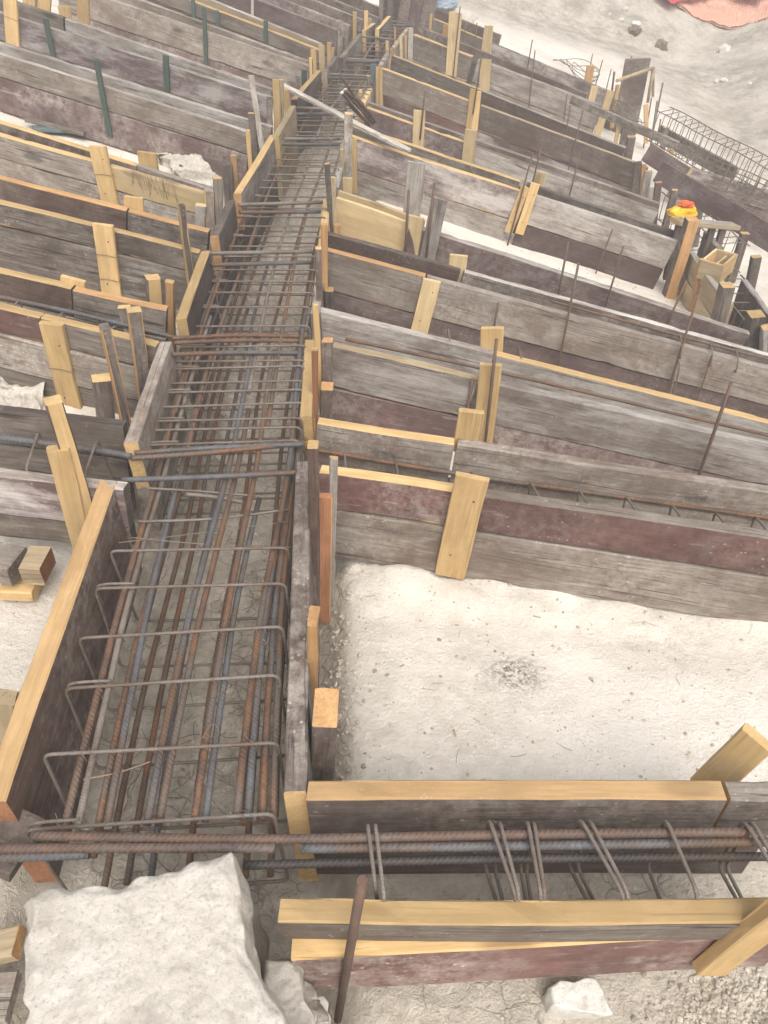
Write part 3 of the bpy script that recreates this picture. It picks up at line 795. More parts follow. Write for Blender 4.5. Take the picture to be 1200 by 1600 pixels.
# third
RC2 = panel('near side of the third cross form: knotty grey plank over purple-brown plank', (511,391), (1420,633),
      [(.20,[(0,666,'grey','orange'),(668,1,'grey','grey')]), (.20,'purple')], 'orange', 'grey',
      battens=[((675,436),(655,517),.088,'pale')])
panel('far side of the third cross form, dark brown plank sagging at the left', (510,365), (1225,562),
      [(.13,[(0,.285,'darkbrown','dark'),(.292,1,'dark','white')]), (.22,'dark')], 'dark', 'dark',
      battens=[((717,400),(712,440),.09,'pale',True)])
RD2 = panel('long dark form with broad whitish top in front of the strip of bare white soil', (640,352), (1172,523),
      [(.17,'purple'), (.18,'purple')], 'white', 'dark', th=.05)
PLY = panel('short raw yellow panel beside the trench, front sheet', (525,308), (640,349), [(.21,'pale'),(.1,'pale')], 'pale', 'pale', th=.022,
      name='plywood_panel')
PLR = panel('short raw yellow panel beside the trench, rear sheet', (529,297), (664,345), [(.24,'pale'),(.1,'pale')], 'pale', 'pale', th=.022,
      name='plywood_panel')
# fourth
RE0 = panel('near side of the fourth cross form, scuffed purple left, pale green-grey right', (549,213), (1060,378),
      [(.20,[(0,.52,'purple_white','yellow'),(.545,1,'white','silver')]), (.20,[(0,.52,'white','white'),(.545,1,'purple','purple')])], 'yellow', 'yellow',
      battens=[((821,291),(794,362),.055,'yellow'), ((837,286),(812,364),.06,'yellow'), ((553,217),(553,300),.045,'yellow')])
RE1 = panel('far side of the fourth cross form with thin yellow edge and dark face', (553,198), (1056,363),
      [(.16,[(0,.52,'mottled','yellow'),(.54,1,'dark','dark')]), (.2,'dark')], 'yellow', 'orange',
      battens=[((845,270),(838,296),.085,'pale',True)])
# fifth
RF0 = panel('near side of the fifth cross form, purple with yellow edge left, grey plank right', (573,168), (1030,330),
      [(.17,[(0,.36,'purple','yellow'),(.375,1,'white','darkbrown')]), (.2,'mottled')], 'yellow', 'grey',
      battens=[((656,172),(653,234),.085,'pale'), ((737,202),(730,258),.088,'pale')])
panel('far side of the fifth cross form, thin grey edge showing behind the purple plank', (575,160), (1030,318), [(.15,'mottled'),(.2,'dark')], 'grey', 'grey')
# sixth
RG0 = panel('near side of the sixth cross form: grey over reddish left, stained purple right', (597,107), (1014,262),
      [(.20,[(0,.36,'grey','yellow'),(.38,1,'dark','worn')]), (.20,[(0,.36,'red','red'),(.38,1,'purple_white','purple')])], 'yellow', 'yellow',
      battens=[((741,139),(734,200),.06,'yellow'), ((748,142),(742,203),.05,'yellow')])
RG1 = panel('far side of the sixth cross form, dark yellow-edged plank before bare white soil', (613,86), (978,231),
      [(.19,[(0,.4,'mottled','yellow'),(.4,1,'darkbrown','silver')]), (.2,'dark')], 'yellow', 'grey')
# seventh
RH0 = panel('near side of the seventh cross form: dark grey plank left, pale broad-topped plank right', (646,54), (942,166),
      [(.22,[(0,.32,'mottled','yellow'),(.35,1,'white','silver')]), (.22,[(0,.32,'grey','grey'),(.35,1,'grey','grey')])], 'yellow', 'grey', th=.06,
      battens=[((708,18),(702,117),.07,'pale'), ((718,20),(709,119),.06,'pale'), ((760,92),(757,141),.11,'pale')])
panel('far side of the seventh cross form, thin brown plank', (659,43), (918,147), [(.14,'darkbrown'),(.2,'dark')], 'darkbrown', 'grey')
# eighth
RI0 = panel('last cross form before the white bank: grey plank left, purple stained plank right', (677,29), (975,152),
      [(.2,[(0,.32,'grey','yellow'),(.32,1,'purple_white','dark')]), (.2,'dark')], 'grey', 'grey',
      battens=[((763,40),(757,82),.07,'pale'), ((768,40),(764,83),.05,'pale'), ((700,40),(697,68),.10,'orange')])
panel('thin rear board of the last cross form lying against the white bank', (680,14), (782,55), [(.12,'darkbrown'),(.2,'dark')], 'darkbrown', 'grey')

# ================================================================ FOOTING FORMS, LEFT SIDE
panel('nearest left cross form: dark scuffed plank with whitish top over a grey plank', (-60,735), (192,764), [(.15,'purple_white'),(.10,'grey')], 'white', 'dark')
panel('far side of the nearest left cross form, grey planks behind the leaning yellow stakes', (-60,637), (192,667), [(.13,'grey'),(.14,'grey'),(.1,'dark')], 'dark', 'grey')
panel('left cross form with yellow edge, brown plank end over long grey planks', (-60,466), (246,541),
      [(.105,[(0,.40,'red','yellow'),(.40,1,'grey','yellow')]), (.15,'grey'), (.12,'grey')], 'yellow', 'yellow',
      battens=[((82,503),(117,650),.085,'yellow',False,.022,None,None,0,1)])
panel('orange-edged far side of that left cross form, mottled dark plank', (-60,413), (261,485),
      [(.12,[(0,.53,'darkbrown','yellow'),(.535,1,'mottled','orange')]), (.16,'mottled')], 'yellow', 'mottled',
      battens=[((113,437),(113,452),.09,'yellow',True)])
panel('tall left cross form of dark mottled planks with yellow edge and wired batten', (-60,303), (311,394),
      [(.10,'mottled'), (.25,'mottled')], 'yellow', 'yellow',
      battens=[((162,349),(177,468),.085,'yellow',False,.022,None,None,0,2)])
panel('brown then grey thin-edged plank behind the tall mottled left form', (-60,262), (327,363),
      [(.13,[(0,.66,'darkbrown','orange'),(.665,1,'mottled','orange')]), (.2,'mottled')], 'orange', 'mottled',
      battens=[((207,309),(210,340),.085,'yellow',True)])
panel('left form with a raw yellow board let into its right half', (-60,193), (321,302),
      [(.115,[(0,.56,'grey','yellow'),(.60,1,'pale','pale')]), (.14,'grey'), (.1,'grey')], 'yellow', 'yellow',
      battens=[((154,227),(175,322),.085,'yellow',False,.022,None,None,0,1)])
panel('thin-edged dark board behind the left form with the raw yellow board', (-60,172), (331,296),
      [(.12,[(0,.70,'darkbrown','yellow'),(.70,1,'mottled','grey')]), (.2,'dark')], 'yellow', 'mottled',
      battens=[((228,239),(232,268),.10,'yellow',True)])
LF0 = panel('long left form of bleached grey plank over purple-brown plank, green post in front', (-60,65), (391,207), [(.135,'grey'),(.20,'purple')], 'white', 'worn', th=.035)
panel('whitish weathered plank just behind the bleached grey left form', (-60,49), (424,199), [(.14,'white'),(.2,'purple')], 'white', 'white')
LG0 = panel('left form with peeling white stains over a reddish strip', (-60,0), (425,153),
      [(.18,'purple_white'),(.16,'red')], 'white', 'grey', battens=[((17,-8),(22,70),.095,'yellow',False,.022,None,None,0,1)])
panel('stained plank behind the peeling white left form', (-60,-26), (426,140),
      [(.14,[(0,.33,'grey','grey'),(.335,1,'white','white')]), (.2,'purple')], 'white', 'grey',
      battens=[((69,-10),(66,40),.095,'yellow',True), ((44,-20),(45,30),.1,'yellow',True), ((128,-14),(130,40),.09,'yellow',True), ((98,10),(106,45),.09,'yellow',True)])
LH0 = panel('left form of broad beige-grey plank over brown plank', (90,-28), (485,103), [(.19,'grey'),(.20,'purple')], 'grey', 'grey')
panel('thin grey plank edge behind the broad beige-grey left form', (90,-48), (482,96), [(.12,'grey'),(.2,'darkbrown')], 'grey', 'grey')
LI0 = panel('left form with a fresh yellow upper edge and dark face', (210,-33), (499,78), [(.11,'grey'),(.24,'dark')], 'yellow', 'yellow')
panel('raw yellow plank inside the far left form, topped with pale soil', (210,-48), (501,69), [(.13,'worn'),(.24,'purple')], 'white', 'worn')
LJ0 = panel('wide smooth purple-brown left form behind the raw yellow plank', (300,-40), (529,48), [(.24,'purple'),(.2,'purple')], 'grey', 'grey')
panel('purple-brown plank edge behind the wide smooth left form', (300,-56), (546,40), [(.12,'purple'),(.2,'purple')], 'purple', 'grey')
panel('far left form, brown strip before the greenish plank', (360,-52), (566,31), [(.12,'purple'),(.2,'purple')], 'grey', 'grey')
panel('farthest greenish-grey plank form at the upper left', (420,-40), (592,28), [(.2,'grey'),(.2,'purple')], 'grey', 'grey')
panel('brown plank edge of the farthest form at the top left', (470,-40), (600,14), [(.2,'darkbrown'),(.2,'dark')], 'grey', 'grey')

# ================================================================ STAKES
# right edge of the trench, near to far
stake('squat timber block with orange end grain, nearest on the right of the trench', (508,1137), (504,1216), .052, .10, 'dark', end='orange', off=-.20, ext=.2)
stake('slim orange stake standing just behind the squat block', (489,978), (487,1110), .026, .06, 'orange', off=-.2, ext=.2)
stake('broad reddish-orange stake tucked behind the thin grey stake', (506,778), (505,940), .045, .02, 'rusty', edge='orange', off=-.34, ext=.1)
stake('dark brown stake with a bright yellow top at the corner of the nearest cross form', (488,702), (492,950), .028, .04, 'darkbrown', end='yellow', off=-.33, ext=.1)
stake('thin grey stake with yellow tip in front of the nearest cross form', (521,718), (518,912), .022, .016, 'silver', end='yellow', off=-.34, ext=.1)
stake('brown-edged stake leaning on the short orange board', (492,549), (492,655), .022, .03, 'rusty', end='yellow', off=-.1)
stake('thin yellow stake between trench and whitewashed plank', (492,478), (501,606), .022, .02, 'yellow', off=-.12)
stake('dark stake with pinkish-yellow top against the whitewashed plank', (511,535), (511,603), .04, .04, 'dark', end='orange', off=-.1)
stake('low dark stake with pink end grain below the whitewashed plank', (510,610), (509,640), .045, .06, 'dark', end='orange', off=-.15)
stake('dark brown stake with yellow top beside the knotty grey plank', (497,390), (499,480), .026, .03, 'darkbrown', end='yellow', off=-.02)
stake('orange-brown stake beside the knotty grey plank', (506,352), (507,450), .03, .025, 'orange', off=-.02)
stake('low dark stake with orange top at the end of the knotty grey plank', (514,456), (514,483), .038, .05, 'dark', end='orange', off=-.1)
stake('slim dark stake with yellow tip at the raw yellow panel', (511,257), (516,358), .026, .03, 'dark', end='yellow', off=-.08)
stake('slim yellow stake right beside the slim dark one at the raw yellow panel', (520,278), (523,352), .026, .025, 'worn', end='yellow', off=-.08)
stake('little pink offcut stake at the foot of the raw yellow panel', (527,352), (526,366), .035, .03, 'orange', off=-.1)
stake('thick grey stake with small yellow top at the end of the loose lath', (544,179), (543,282), .05, .06, 'grey', end='yellow', off=-.12)
stake('short slim stake left of the thick grey one', (534,234), (535,285), .024, .03, 'worn', end='yellow', off=-.08)
stake('pale square offcut stake at the foot of the thick grey stake', (541,279), (540,298), .075, .03, 'pale', off=-.1)
stake('blue-green painted stake beyond the bundle of rods', (583,101), (584,163), .042, .03, 'bluegreen', off=-.15)
stake('yellow stake right beside the blue-green painted stake', (590,105), (590,166), .03, .02, 'yellow', off=-.15)
stake('second yellow stake right of the blue-green painted one', (595,105), (596,168), .028, .02, 'yellow', off=-.15)
stake('low brown stake in front of the blue-green painted stake', (576,119), (577,145), .03, .03, 'darkbrown', end='yellow', off=-.05)
stake('small stake with a yellow cap under the bundle of rods', (563,141), (563,156), .03, .03, 'yellow', off=-.05)
stake('yellow stake beyond the two beside the blue-green one', (605,64), (605,100), .03, .03, 'yellow', off=-.1)
stake('low yellow offcut stake at the end of the far grey plank', (606,93), (606,108), .045, .03, 'yellow', off=-.1)
stake('tall whitish stake at the far dark grey plank', (642,44), (641,94), .05, .04, 'silver', off=-.15)
stake('thin brown stake left of the tall whitish stake', (617,43), (617,70), .018, .02, 'orange', off=-.05)
stake('greyish stake left of the tall whitish stake', (626,56), (627,90), .03, .02, 'worn', off=-.1)
stake('thin stake close against the tall whitish stake', (634,56), (634,92), .022, .02, 'orange', off=-.1)
stake('small grey-brown stake at the far bars', (645,29), (646,42), .022, .02, 'darkbrown', off=.0)
stake('slim yellow stake before the dark end box', (664,9), (663,40), .024, .02, 'yellow', off=-.1)
stake('thicker yellow stake right of the dark end box', (674,22), (672,45), .04, .04, 'yellow', off=-.1)
# left edge of the trench, near to far
stake('yellow stake with dark brown side leaning left at the near end of the first board', (86,632), (138,806), .044, .045, 'yellow', edge='darkbrown', off=-.10, yaw=.5)
stake('broad pale stake leaning behind the brown-sided yellow one', (92,705), (128,850), .06, .03, 'yellow', off=-.2, yaw=.3)
stake('blackened stake with yellow edge beside the weathered grey board', (166,515), (192,632), .032, .05, 'dark', edge='orange', end='dark', off=-.1, yaw=.5)
stake('short thick block stake with pale sawn top left of the blackened stake', (160,596), (166,652), .06, .05, 'dark', end='yellow', off=-.2, yaw=.4)
stake('dark stake with splintered yellow top left of the weathered grey board', (211,488), (224,586), .045, .045, 'dark', edge='orange', end='yellow', off=-.1, yaw=.4)
stake('short stub stake with broken top behind the splintered stake', (192,482), (198,505), .045, .03, 'mottled', end='yellow', off=-.04)
stake('yellow-faced block stake at the corner of the tall mottled form', (241,437), (244,478), .055, .05, 'yellow', edge='dark', off=-.1, yaw=.5)
stake('small yellow stake right of the yellow-faced block', (264,442), (265,476), .035, .03, 'orange', end='yellow', off=-.06)
stake('thin split stake with yellow edge leaning over the tall mottled form', (285,322), (296,410), .03, .03, 'dark', edge='yellow', off=-.05, yaw=.5)
stake('dark grey stake with yellow front edge at the raw yellow board', (327,300), (328,352), .04, .05, 'grey', edge='yellow', off=-.1, yaw=.3)
stake('taller grey stake behind the one with the yellow front edge', (341,280), (343,335), .04, .04, 'grey', end='yellow', off=-.05, yaw=.3)
stake('stub of pale timber at the end of the raw yellow board', (313,322), (312,352), .05, .04, 'silver', end='pale', off=-.1)
stake('wide grey weathered stake before the white earth', (354,258), (357,292), .055, .03, 'mottled', off=-.1)
stake('slim yellow stake right of the wide grey weathered one', (364,244), (368,285), .028, .03, 'orange', end='yellow', off=-.1)
stake('tall thin bleached lath leaning at the end of the whitish plank', (392,118), (408,225), .032, .015, 'silver', off=-.05)
stake('dark stake with pale tip beside the tall thin lath', (393,178), (397,236), .042, .04, 'dark', end='yellow', off=-.1)
stake('slim yellow stake at the end of the bleached grey form', (387,204), (390,245), .025, .02, 'yellow', off=-.1)
stake('tall broad yellow stake at the upper end of the loose lath', (431,125), (433,190), .05, .03, 'yellow', edge='worn', off=-.05)
stake('brownish yellow stake close behind the tall broad one', (439,125), (440,183), .03, .03, 'worn', end='yellow', off=-.05)
stake('shorter yellow stake right of the brownish one', (447,141), (449,175), .04, .03, 'yellow', off=-.05)
stake('grey low stake at the end of the peeling white form', (421,152), (421,190), .04, .03, 'grey', off=-.1)
stake('dull green stub stake behind the nibbled yellow board', (475,110), (475,135), .04, .03, 'green', off=-.05)
stake('brown stub stake left of the green stub', (465,119), (466,140), .035, .03, 'dark', off=-.05)
stake('tall yellow stake at the end of the beige-grey form', (489,77), (490,116), .045, .03, 'yellow', off=-.05)
stake('low yellow stake left of the tall one at the beige-grey form', (485,91), (486,119), .03, .03, 'yellow', edge='dark', off=-.05)
stake('broad pale stake with yellow top at the end of the yellow-edged form', (502,71), (503,102), .05, .03, 'pale', off=-.05)
stake('yellow stake right of the broad pale one', (514,67), (514,96), .035, .03, 'yellow', off=-.05)
stake('small yellow stake farthest right in the group at the yellow-edged form', (520,75), (519,92), .025, .03, 'yellow', off=-.05)
stake('upright dark brown stake at the wide smooth form', (532,32), (531,74), .045, .03, 'dark', off=-.05)
stake('lower grey stake beside the upright dark brown one', (541,47), (541,66), .035, .03, 'mottled', off=-.05)
stake('slim yellow stake beside the long far grey board', (554,19), (554,54), .038, .03, 'yellow', edge='orange', off=-.05)
stake('taller yellow stake standing in the far trench edge', (572,17), (572,58), .04, .03, 'yellow', off=-.05)
stake('short stake with yellow tip at the far end of the left forms', (578,29), (578,43), .035, .03, 'worn', end='yellow', off=-.05)
stake('tall grey stake near the top of the trench', (596,-4), (595,28), .045, .03, 'mottled', off=-.05)
stake('dark brown stake left of the dark end box', (610,2), (610,28), .055, .03, 'dark', off=-.05)
# front right
loose('wooden_brace', 'yellow brace leaning out from the reddish front plank to the gravel', 'brace', pY(1112,1526,.515), pY(1262,1412,.510), .062, .026, 'yellow', yh=Vector((.1,-1,.35)))
loose('wooden_brace', 'yellow brace sticking up behind the far plank of the front footing', 'brace', pt(1098,1236,-.20), pt(1180,1158,.0), .07, .03, 'yellow', yh=Vector((-.3,-.5,.8)))
# loose lath across the trench and offcuts
loose('loose_lath', 'long bleached lath lying slantwise across the trench', 'lath', pt(441,131,.10), pt(640,234,.06), .05, .018, 'silver', rough=2)
loose('loose_plank', 'dark grey-brown strip lying on the pale ground behind the left forms', 'plank', pt(40,184,-.30), pt(132,206,-.30), .05, .02, 'mottled')
loose('loose_plank', 'faded green painted strip lying on the pale ground at the left', 'plank', pt(52,198,-.32), pt(148,203,-.32), .09, .02, 'bluegreen')
for lab, a, b, w, d, mt, en in (('dark timber offcut with rounded end stacked at the left edge under the scuffed form', (-20,862), (26,872), .10, .07, 'grey', 'grey'),
                       ('square timber offcut with reddish side under the scuffed left form', (38,868), (70,870), .10, .07, 'worn', 'rusty'),
                       ('pale yellow packing piece under the stacked timber offcuts', (6,905), (58,908), .10, .04, 'yellow', 'yellow')):
    z = -.20 if 'packing' not in lab else -.30
    loose('timber_offcut', lab, 'offcut', pt(a[0],a[1],z), pt(b[0],b[1],z), w, d, mt, end=en, group='timber offcuts at the left')
loose('timber_offcut', 'short broken board end in the dirt left of the concrete block', 'offcut', pt(-30,1480,-.28), pt(24,1468,-.26), .06, .03, 'worn', end='orange')
loose('loose_plank', 'greyish plank end low at the left edge beside the concrete block', 'plank', pt(-60,1560,-.3), pt(18,1555,-.3), .09, .03, 'grey')
loose('loose_plank', 'dark plank under the near end of the long yellow-topped board', 'plank', pt(-40,1283,-.06), pt(44,1322,-.10), .12, .05, 'dark')
stake('worn brown stake end at the left edge outside the long yellow-topped board', (4,1100), (6,1150), .05, .04, 'worn', off=-.2)

# ================================================================ STEEL PINS AND GREEN POSTS
pin('thick round rusty pin leaning in front of the front footing', (566,1376), (531,1574), .0165, off=-.33, ext=.08, dy=-.012)
def pinp(P, label, top, bot, d=.012, gap=.035, ext=.2, mat='pin'):
    """pin driven just in front of a form"""
    t = ray_plane(top[0], top[1], P.M, -gap); q = ray_plane(bot[0], bot[1], P.M, -gap)
    q = q-(t-q).normalized()*ext
    return tag(bar('steel_pin', [q, q.lerp(t, .5), t], d/2, mat, n=8), label, 'rebar pin', G_PIN)
def standp(P, label, top, bot, w, d, mat, gap=.03, ext=.2, end=None, name='wooden_stake', cat='stake', group=G_STAKE):
    t = ray_plane(top[0], top[1], P.M, -gap); q = ray_plane(bot[0], bot[1], P.M, -gap)
    q = q-(t-q).normalized()*ext
    F = frame(q, t-q, P.M.to_3x3() @ Vector((0,-1,0)))
    return tag(link(name, wood_mesh((t-q).length, 0, d, -w/2, w/2, (mat, mat, end or mat)), F), label, cat, group)
pinp(RC0, 'dark pin in front of the batten on the second cross form', (776,530), (758,692), .013, gap=.05)
pinp(RC0, 'short ribbed pin left of the batten on the second cross form', (739,592), (730,641), .013, mat='rust', gap=.015)
pinp(RC2, 'short dark pin above the batten behind the second cross form', (779,473), (771,516), .012)
pinp(RC2, 'long pin crossing the knotty grey plank and the dark whitish-topped form behind it', (904,411), (873,570), .012)
pinp(RC2, 'tall slanting pin crossing several planks toward the right edge', (1096,446), (1043,612), .013)
pinp(RC0, 'dark long pin standing before the nearest right forms', (1143,597), (1091,746), .014)
pinp(RC2, 'short rust-orange pin below the tall slanting one on the grey plank', (1112,556), (1090,625), .010, mat='rust')
pinp(RD2, 'rusty pin at the bare white soil strip before the broad whitish top', (888,378), (873,457), .012)
pinp(RE0, 'thin pin standing in the white soil before the pale green-grey plank', (957,359), (932,424), .010, gap=.06)
pinp(RD2, 'pin over the right half of the broad whitish top', (974,385), (946,478), .011)
pinp(RD2, 'rust-coloured pin before the raw plywood side', (1072,439), (1042,508), .012, mat='rust')
pinp(PLY, 'dark pin in front of the pale yellow upright', (639,297), (633,394), .014, gap=.05)
pinp(PLY, 'brown pin in front of the whitish board stake', (679,286), (666,402), .014, gap=.06)
pinp(RE0, 'pin between the pair of yellow battens on the fourth form', (833,238), (800,358), .012)
pinp(RE1, 'short pin behind the pair of yellow battens on the fourth form', (845,232), (836,270), .012, gap=.01)
pinp(RF0, 'short pin above the pale batten on the fifth form', (664,143), (661,172), .012)
pinp(RG0, 'thin pin behind the two yellow battens of the sixth form', (752,91), (745,138), .012)
pinp(RH0, 'tall pin between the tall pale battens of the seventh form', (719,10), (708,118), .012)
pinp(RI0, 'pin right of the tall pale battens', (729,34), (723,68), .011)
pinp(RI0, 'pin beside the small pale batten of the last form', (745,36), (743,62), .011)
pinp(RI0, 'pin against the white bank above the purple stained plank', (832,62), (827,90), .012)
pinp(RH0, 'long pin standing before the pale broad-topped plank', (836,79), (827,158), .012)
pinp(RH0, 'dark pin at the broken corner of the pale plank', (886,147), (881,188), .011)
pinp(RG1, 'pin right of the dark one at the broken corner of the pale plank', (891,165), (885,205), .011)
pinp(RG0, 'long thin pin in front of the dark plank edged yellow', (911,173), (887,269), .012)
pinp(RF0, 'thin pin in front of the brown-edged plank of the fifth form', (905,246), (890,305), .011)
standp(PLR, 'tall whitish board stake leaning at the raw yellow panel', (652,253), (643,345), .10, .022, 'silver', gap=-.03)
standp(PLY, 'whitish board stake with a dark pin in front, right of the raw yellow panel', (688,309), (668,404), .085, .022, 'silver', gap=.02)
standp(PLY, 'pale yellow upright at the right end of the raw yellow panel', (650,337), (641,396), .10, .022, 'pale', gap=.004)
pin('pin standing behind the double orange batten near the bank', (926,84), (922,104), .011, off=0)
pin('slanting pin right of the double orange batten', (942,93), (932,128), .011, off=-.05)
pin('pin left of the dark end board by the bank', (955,108), (949,133), .011, off=0)
pin('dark thick post left of the dark end board by the bank', (960,112), (957,136), .022, off=0)
pin('blue-grey steel post standing behind the dark end board', (987,88), (982,118), .018, off=-.1, mat='blue')
pin('tall grey post standing right of the dark end board', (1036,129), (1026,178), .02, off=-.1, mat='thin')
pin('grey post leaning right of the right hand trench', (1027,158), (1020,205), .02, off=-.1, mat='thin')
pin('dark pin beside the grey post at the right hand trench', (1018,153), (1012,190), .014, off=-.1)
pin('short dark pin right of the grey post', (1032,186), (1029,210), .014, off=-.1)
G_GREEN = 'green painted posts along the left forms'
def post(P, label, top, bot, w, mat='green'):
    standp(P, label, top, bot, w, w*.5, mat, gap=.012, ext=.02, name='painted_post', cat='post', group=G_GREEN)
post(LF0, 'long dark green post before the bleached grey left form', (151,93), (172,207), .034)
post(LG0, 'green post on the peeling white left form, left part', (72,29), (84,88), .036)
post(LG0, 'green post on the peeling white left form, right part', (260,86), (262,144), .040)
post(LH0, 'bright green post before the broad beige-grey left form', (319,11), (323,100), .034)
post(LI0, 'blue-green post right of the bright green one', (339,16), (342,44), .038, 'bluegreen')
post(LI0, 'grey-green post left of the bright green one', (302,-3), (304,32), .034, 'bluegreen')
post(LI0, 'green post on the yellow-edged left form', (416,32), (416,69), .036)
post(LJ0, 'grey post on the wide smooth purple-brown form', (395,-2), (395,25), .030, 'silver')
post(LH0, 'green post at the very top left corner', (57,-8), (60,16), .045)

# bundle of rods sticking out over the trench
root = empty('rod_bundle', pt(574,190,-.2)); tag(root, 'bundle of thin dark rods with white-tipped ends slanting over the trench', 'rods')
for a, b, z0 in (((538,143),(578,186),.22), ((540,141),(581,180),.24), ((534,146),(575,193),.2), ((531,116),(570,176),.26), ((546,152),(583,193),.15), ((561,155),(586,191),.12), ((556,151),(580,190),.14), ((541,160),(577,196),.12)):
    bar('rod', [P3(a, z0), (P3(a, z0)+P3(b, -.05))/2, P3(b, -.05)], .0075, 'pin', root, n=6)
for a in ((538,142),(540,140),(534,145)):
    c = P3(a, .22 if a[0] != 540 else .24)
    link('rod_tip', rocks_mesh([(Vector((0,0,0)), .014, 3, 1)], 'whitestone', .05), Matrix.Translation(c), root)
# hanging tie wires on the raw yellow board are tied to that form
root = empty('tie_wire_bunch', pt(240,270,0)); tag(root, 'row of thin tie wires hanging over the raw yellow board', 'tie wires')
for i in range(22):
    x = 204 + i*3.2 + random.uniform(-2, 2); y = 261 + (x-200)*.31
    A = P3((x, y), .02); dd = random.uniform(-.035, .035)
    pts = [A+Vector((0,.03,.0)), A+Vector((dd*.2,-.006,.006)), A+Vector((dd,-.012,-random.uniform(.05,.11)))]
    bar('wire', spline(pts, 4), .0011, 'wire', root, n=4)

# dark end box closing the main trench
root = empty('end_box', pt(650,40,-.3)); tag(root, 'tall dark brown box of upright boards closing the far end of the trench', 'formwork')
for (a, b, mt) in (((624,33),(637,34),'darkbrown'), ((638,34),(655,35),'purple'), ((656,35),(677,36),'dark')):
    p, q = pt(a[0], a[1], -.05), pt(b[0], b[1], -.05)
    F = frame(p, q-p, Vector((0,1,0)))
    link('board', wood_mesh((q-p).length, 0, .04, -.35, .36, (mt, 'worn', mt), rough=.5), F, root)
p, q = pt(624,33,-.05), pt(677,36,-.05); F = frame(p, q-p, Vector((0,1,0)))
link('cap', wood_mesh((q-p).length+.04, -.03, .06, .362, .40, ('worn','grey','yellow'), rough=.5), F @ Matrix.Translation((-.02,0,0)), root)
link('rear_board', wood_mesh((q-p).length, .30, .34, -.35, .36, ('dark','grey','dark')), F, root)

# ================================================================ RIGHT HAND TRENCH
root = empty('end_box', pt(988,158,-.3)); tag(root, 'dark weathered end board closing the right hand trench', 'formwork')
p, q = pt(969,150,-.0), pt(1004,158,-.0); F = frame(p, Vector((q.x-p.x, q.y-p.y, 0)), Vector((0,1,0)))
link('board', wood_mesh(Vector((q.x-p.x, q.y-p.y, 0)).length, 0, .04, -.4, .34, ('dark','grey','worn')), F, root)
G_R = 'boards of the right hand trench'
def rb(label, a, b, rows, edge, end, off=0.0, lean=0, **k):
    return panel(label, a, b, rows, edge, end, (off, off), lean=lean, group=G_R, **k)
rb('short wide purplish plank with pale sawn end at the right trench', (1018,223), (1080,262), [(.16,'purple')], 'worn', 'worn', .06, lean=-.4)
rb('large purple-brown plank sloping down across the right trench', (1037,252), (1250,378), [(.16,'purple')], 'purple', 'worn', .14, lean=-.35, th=.05)
rb('dull purple-grey plank beyond the large sloping one', (1066,258), (1250,312), [(.16,'purple_white'),(.12,'purple')], 'grey', 'worn', -.02)
rb('dark narrow plank under the upper cage at the right edge', (1030,196), (1150,262), [(.05,'dark'),(.1,'dark')], 'dark', 'dark', -.1)
rb('long grey plank bridging from the pale form to the right trench', (893,150), (1060,222), [(.07,'mottled')], 'mottled', 'grey', .08)
rb('tan plywood side of the right trench', (1076,392), (1136,475), [(.16,'worn'),(.2,'worn')], 'silver', 'worn', -.05, name='plywood_panel')
rb('dark plank behind the little wooden box', (1158,436), (1240,540), [(.16,'dark'),(.2,'dark')], 'purple_white', 'dark', -.02)
rb('dark plank leaning in the right trench near the yellow bag', (1100,360), (1125,392), [(.12,'dark'),(.1,'dark')], 'mottled', 'grey', -.02)
stake('thick double stake, orange and dark brown, at the right end of the fourth form', (1085,346), (1050,458), .075, .08, 'orange', edge='darkbrown', off=-.32, ext=.1)
stake('orange stake at the corner of the little wooden box', (1102,408), (1089,470), .05, .05, 'orange', end='yellow', off=-.25)
stake('dark blocky post with yellow top right of the tan plywood', (1140,450), (1130,488), .07, .08, 'mottled', end='yellow', off=-.1)
stake('dark blocky post with yellow top at the right edge', (1186,496), (1176,545), .08, .09, 'dark', end='yellow', off=-.15)
stake('grey squared post at the right edge below the dark post', (1202,515), (1200,560), .06, .06, 'silver', end='yellow', off=-.15)
stake('dark stake beneath the far side of the little wooden box', (1184,403), (1176,440), .06, .05, 'dark', end='yellow', off=-.1)
stake('dark stake with pale top right of the grey shelf', (1166,366), (1158,392), .06, .05, 'dark', end='yellow', off=-.1)
stake('whitish stake behind the grey shelf at the yellow bag', (1098,295), (1092,338), .06, .03, 'silver', end='yellow', off=-.1)
stake('brown stake left of the yellow bag', (1056,298), (1046,335), .05, .04, 'darkbrown', end='yellow', off=-.1)
stake('dark brown upright at the right end of the fifth form', (998,255), (993,306), .06, .05, 'dark', off=-.2)
stake('orange slim upright beside the dark brown one', (1007,258), (1000,305), .035, .03, 'orange', off=-.2)
stake('grey broad upright at the short purplish plank', (1014,268), (1006,312), .06, .03, 'silver', end='yellow', off=-.2)
stake('low whitish upright right of the grey broad one', (1019,294), (1015,316), .04, .03, 'silver', off=-.15)
stake('brown low upright under the big sloping plank', (1030,286), (1026,318), .05, .04, 'darkbrown', end='orange', off=-.1)
stake('pale batten stake slanting across the bridging plank', (955,142), (934,209), .075, .025, 'pale', off=-.25)
stake('double orange-brown batten standing before the bank', (924,103), (915,147), .085, .03, 'orange', edge='yellow', off=-.15)
stake('small pale batten right of the double orange one', (930,135), (924,158), .07, .025, 'pale', off=-.1)
stake('yellow slim stake at the end of the pale broad plank', (968,195), (964,215), .035, .03, 'yellow', off=-.1)
stake('grey weathered post at the end of the bridging plank', (980,192), (974,222), .06, .04, 'mottled', end='yellow', off=-.15)
stake('grey weathered post nearest the short purplish plank', (988,215), (982,246), .07, .05, 'mottled', end='yellow', off=-.15)
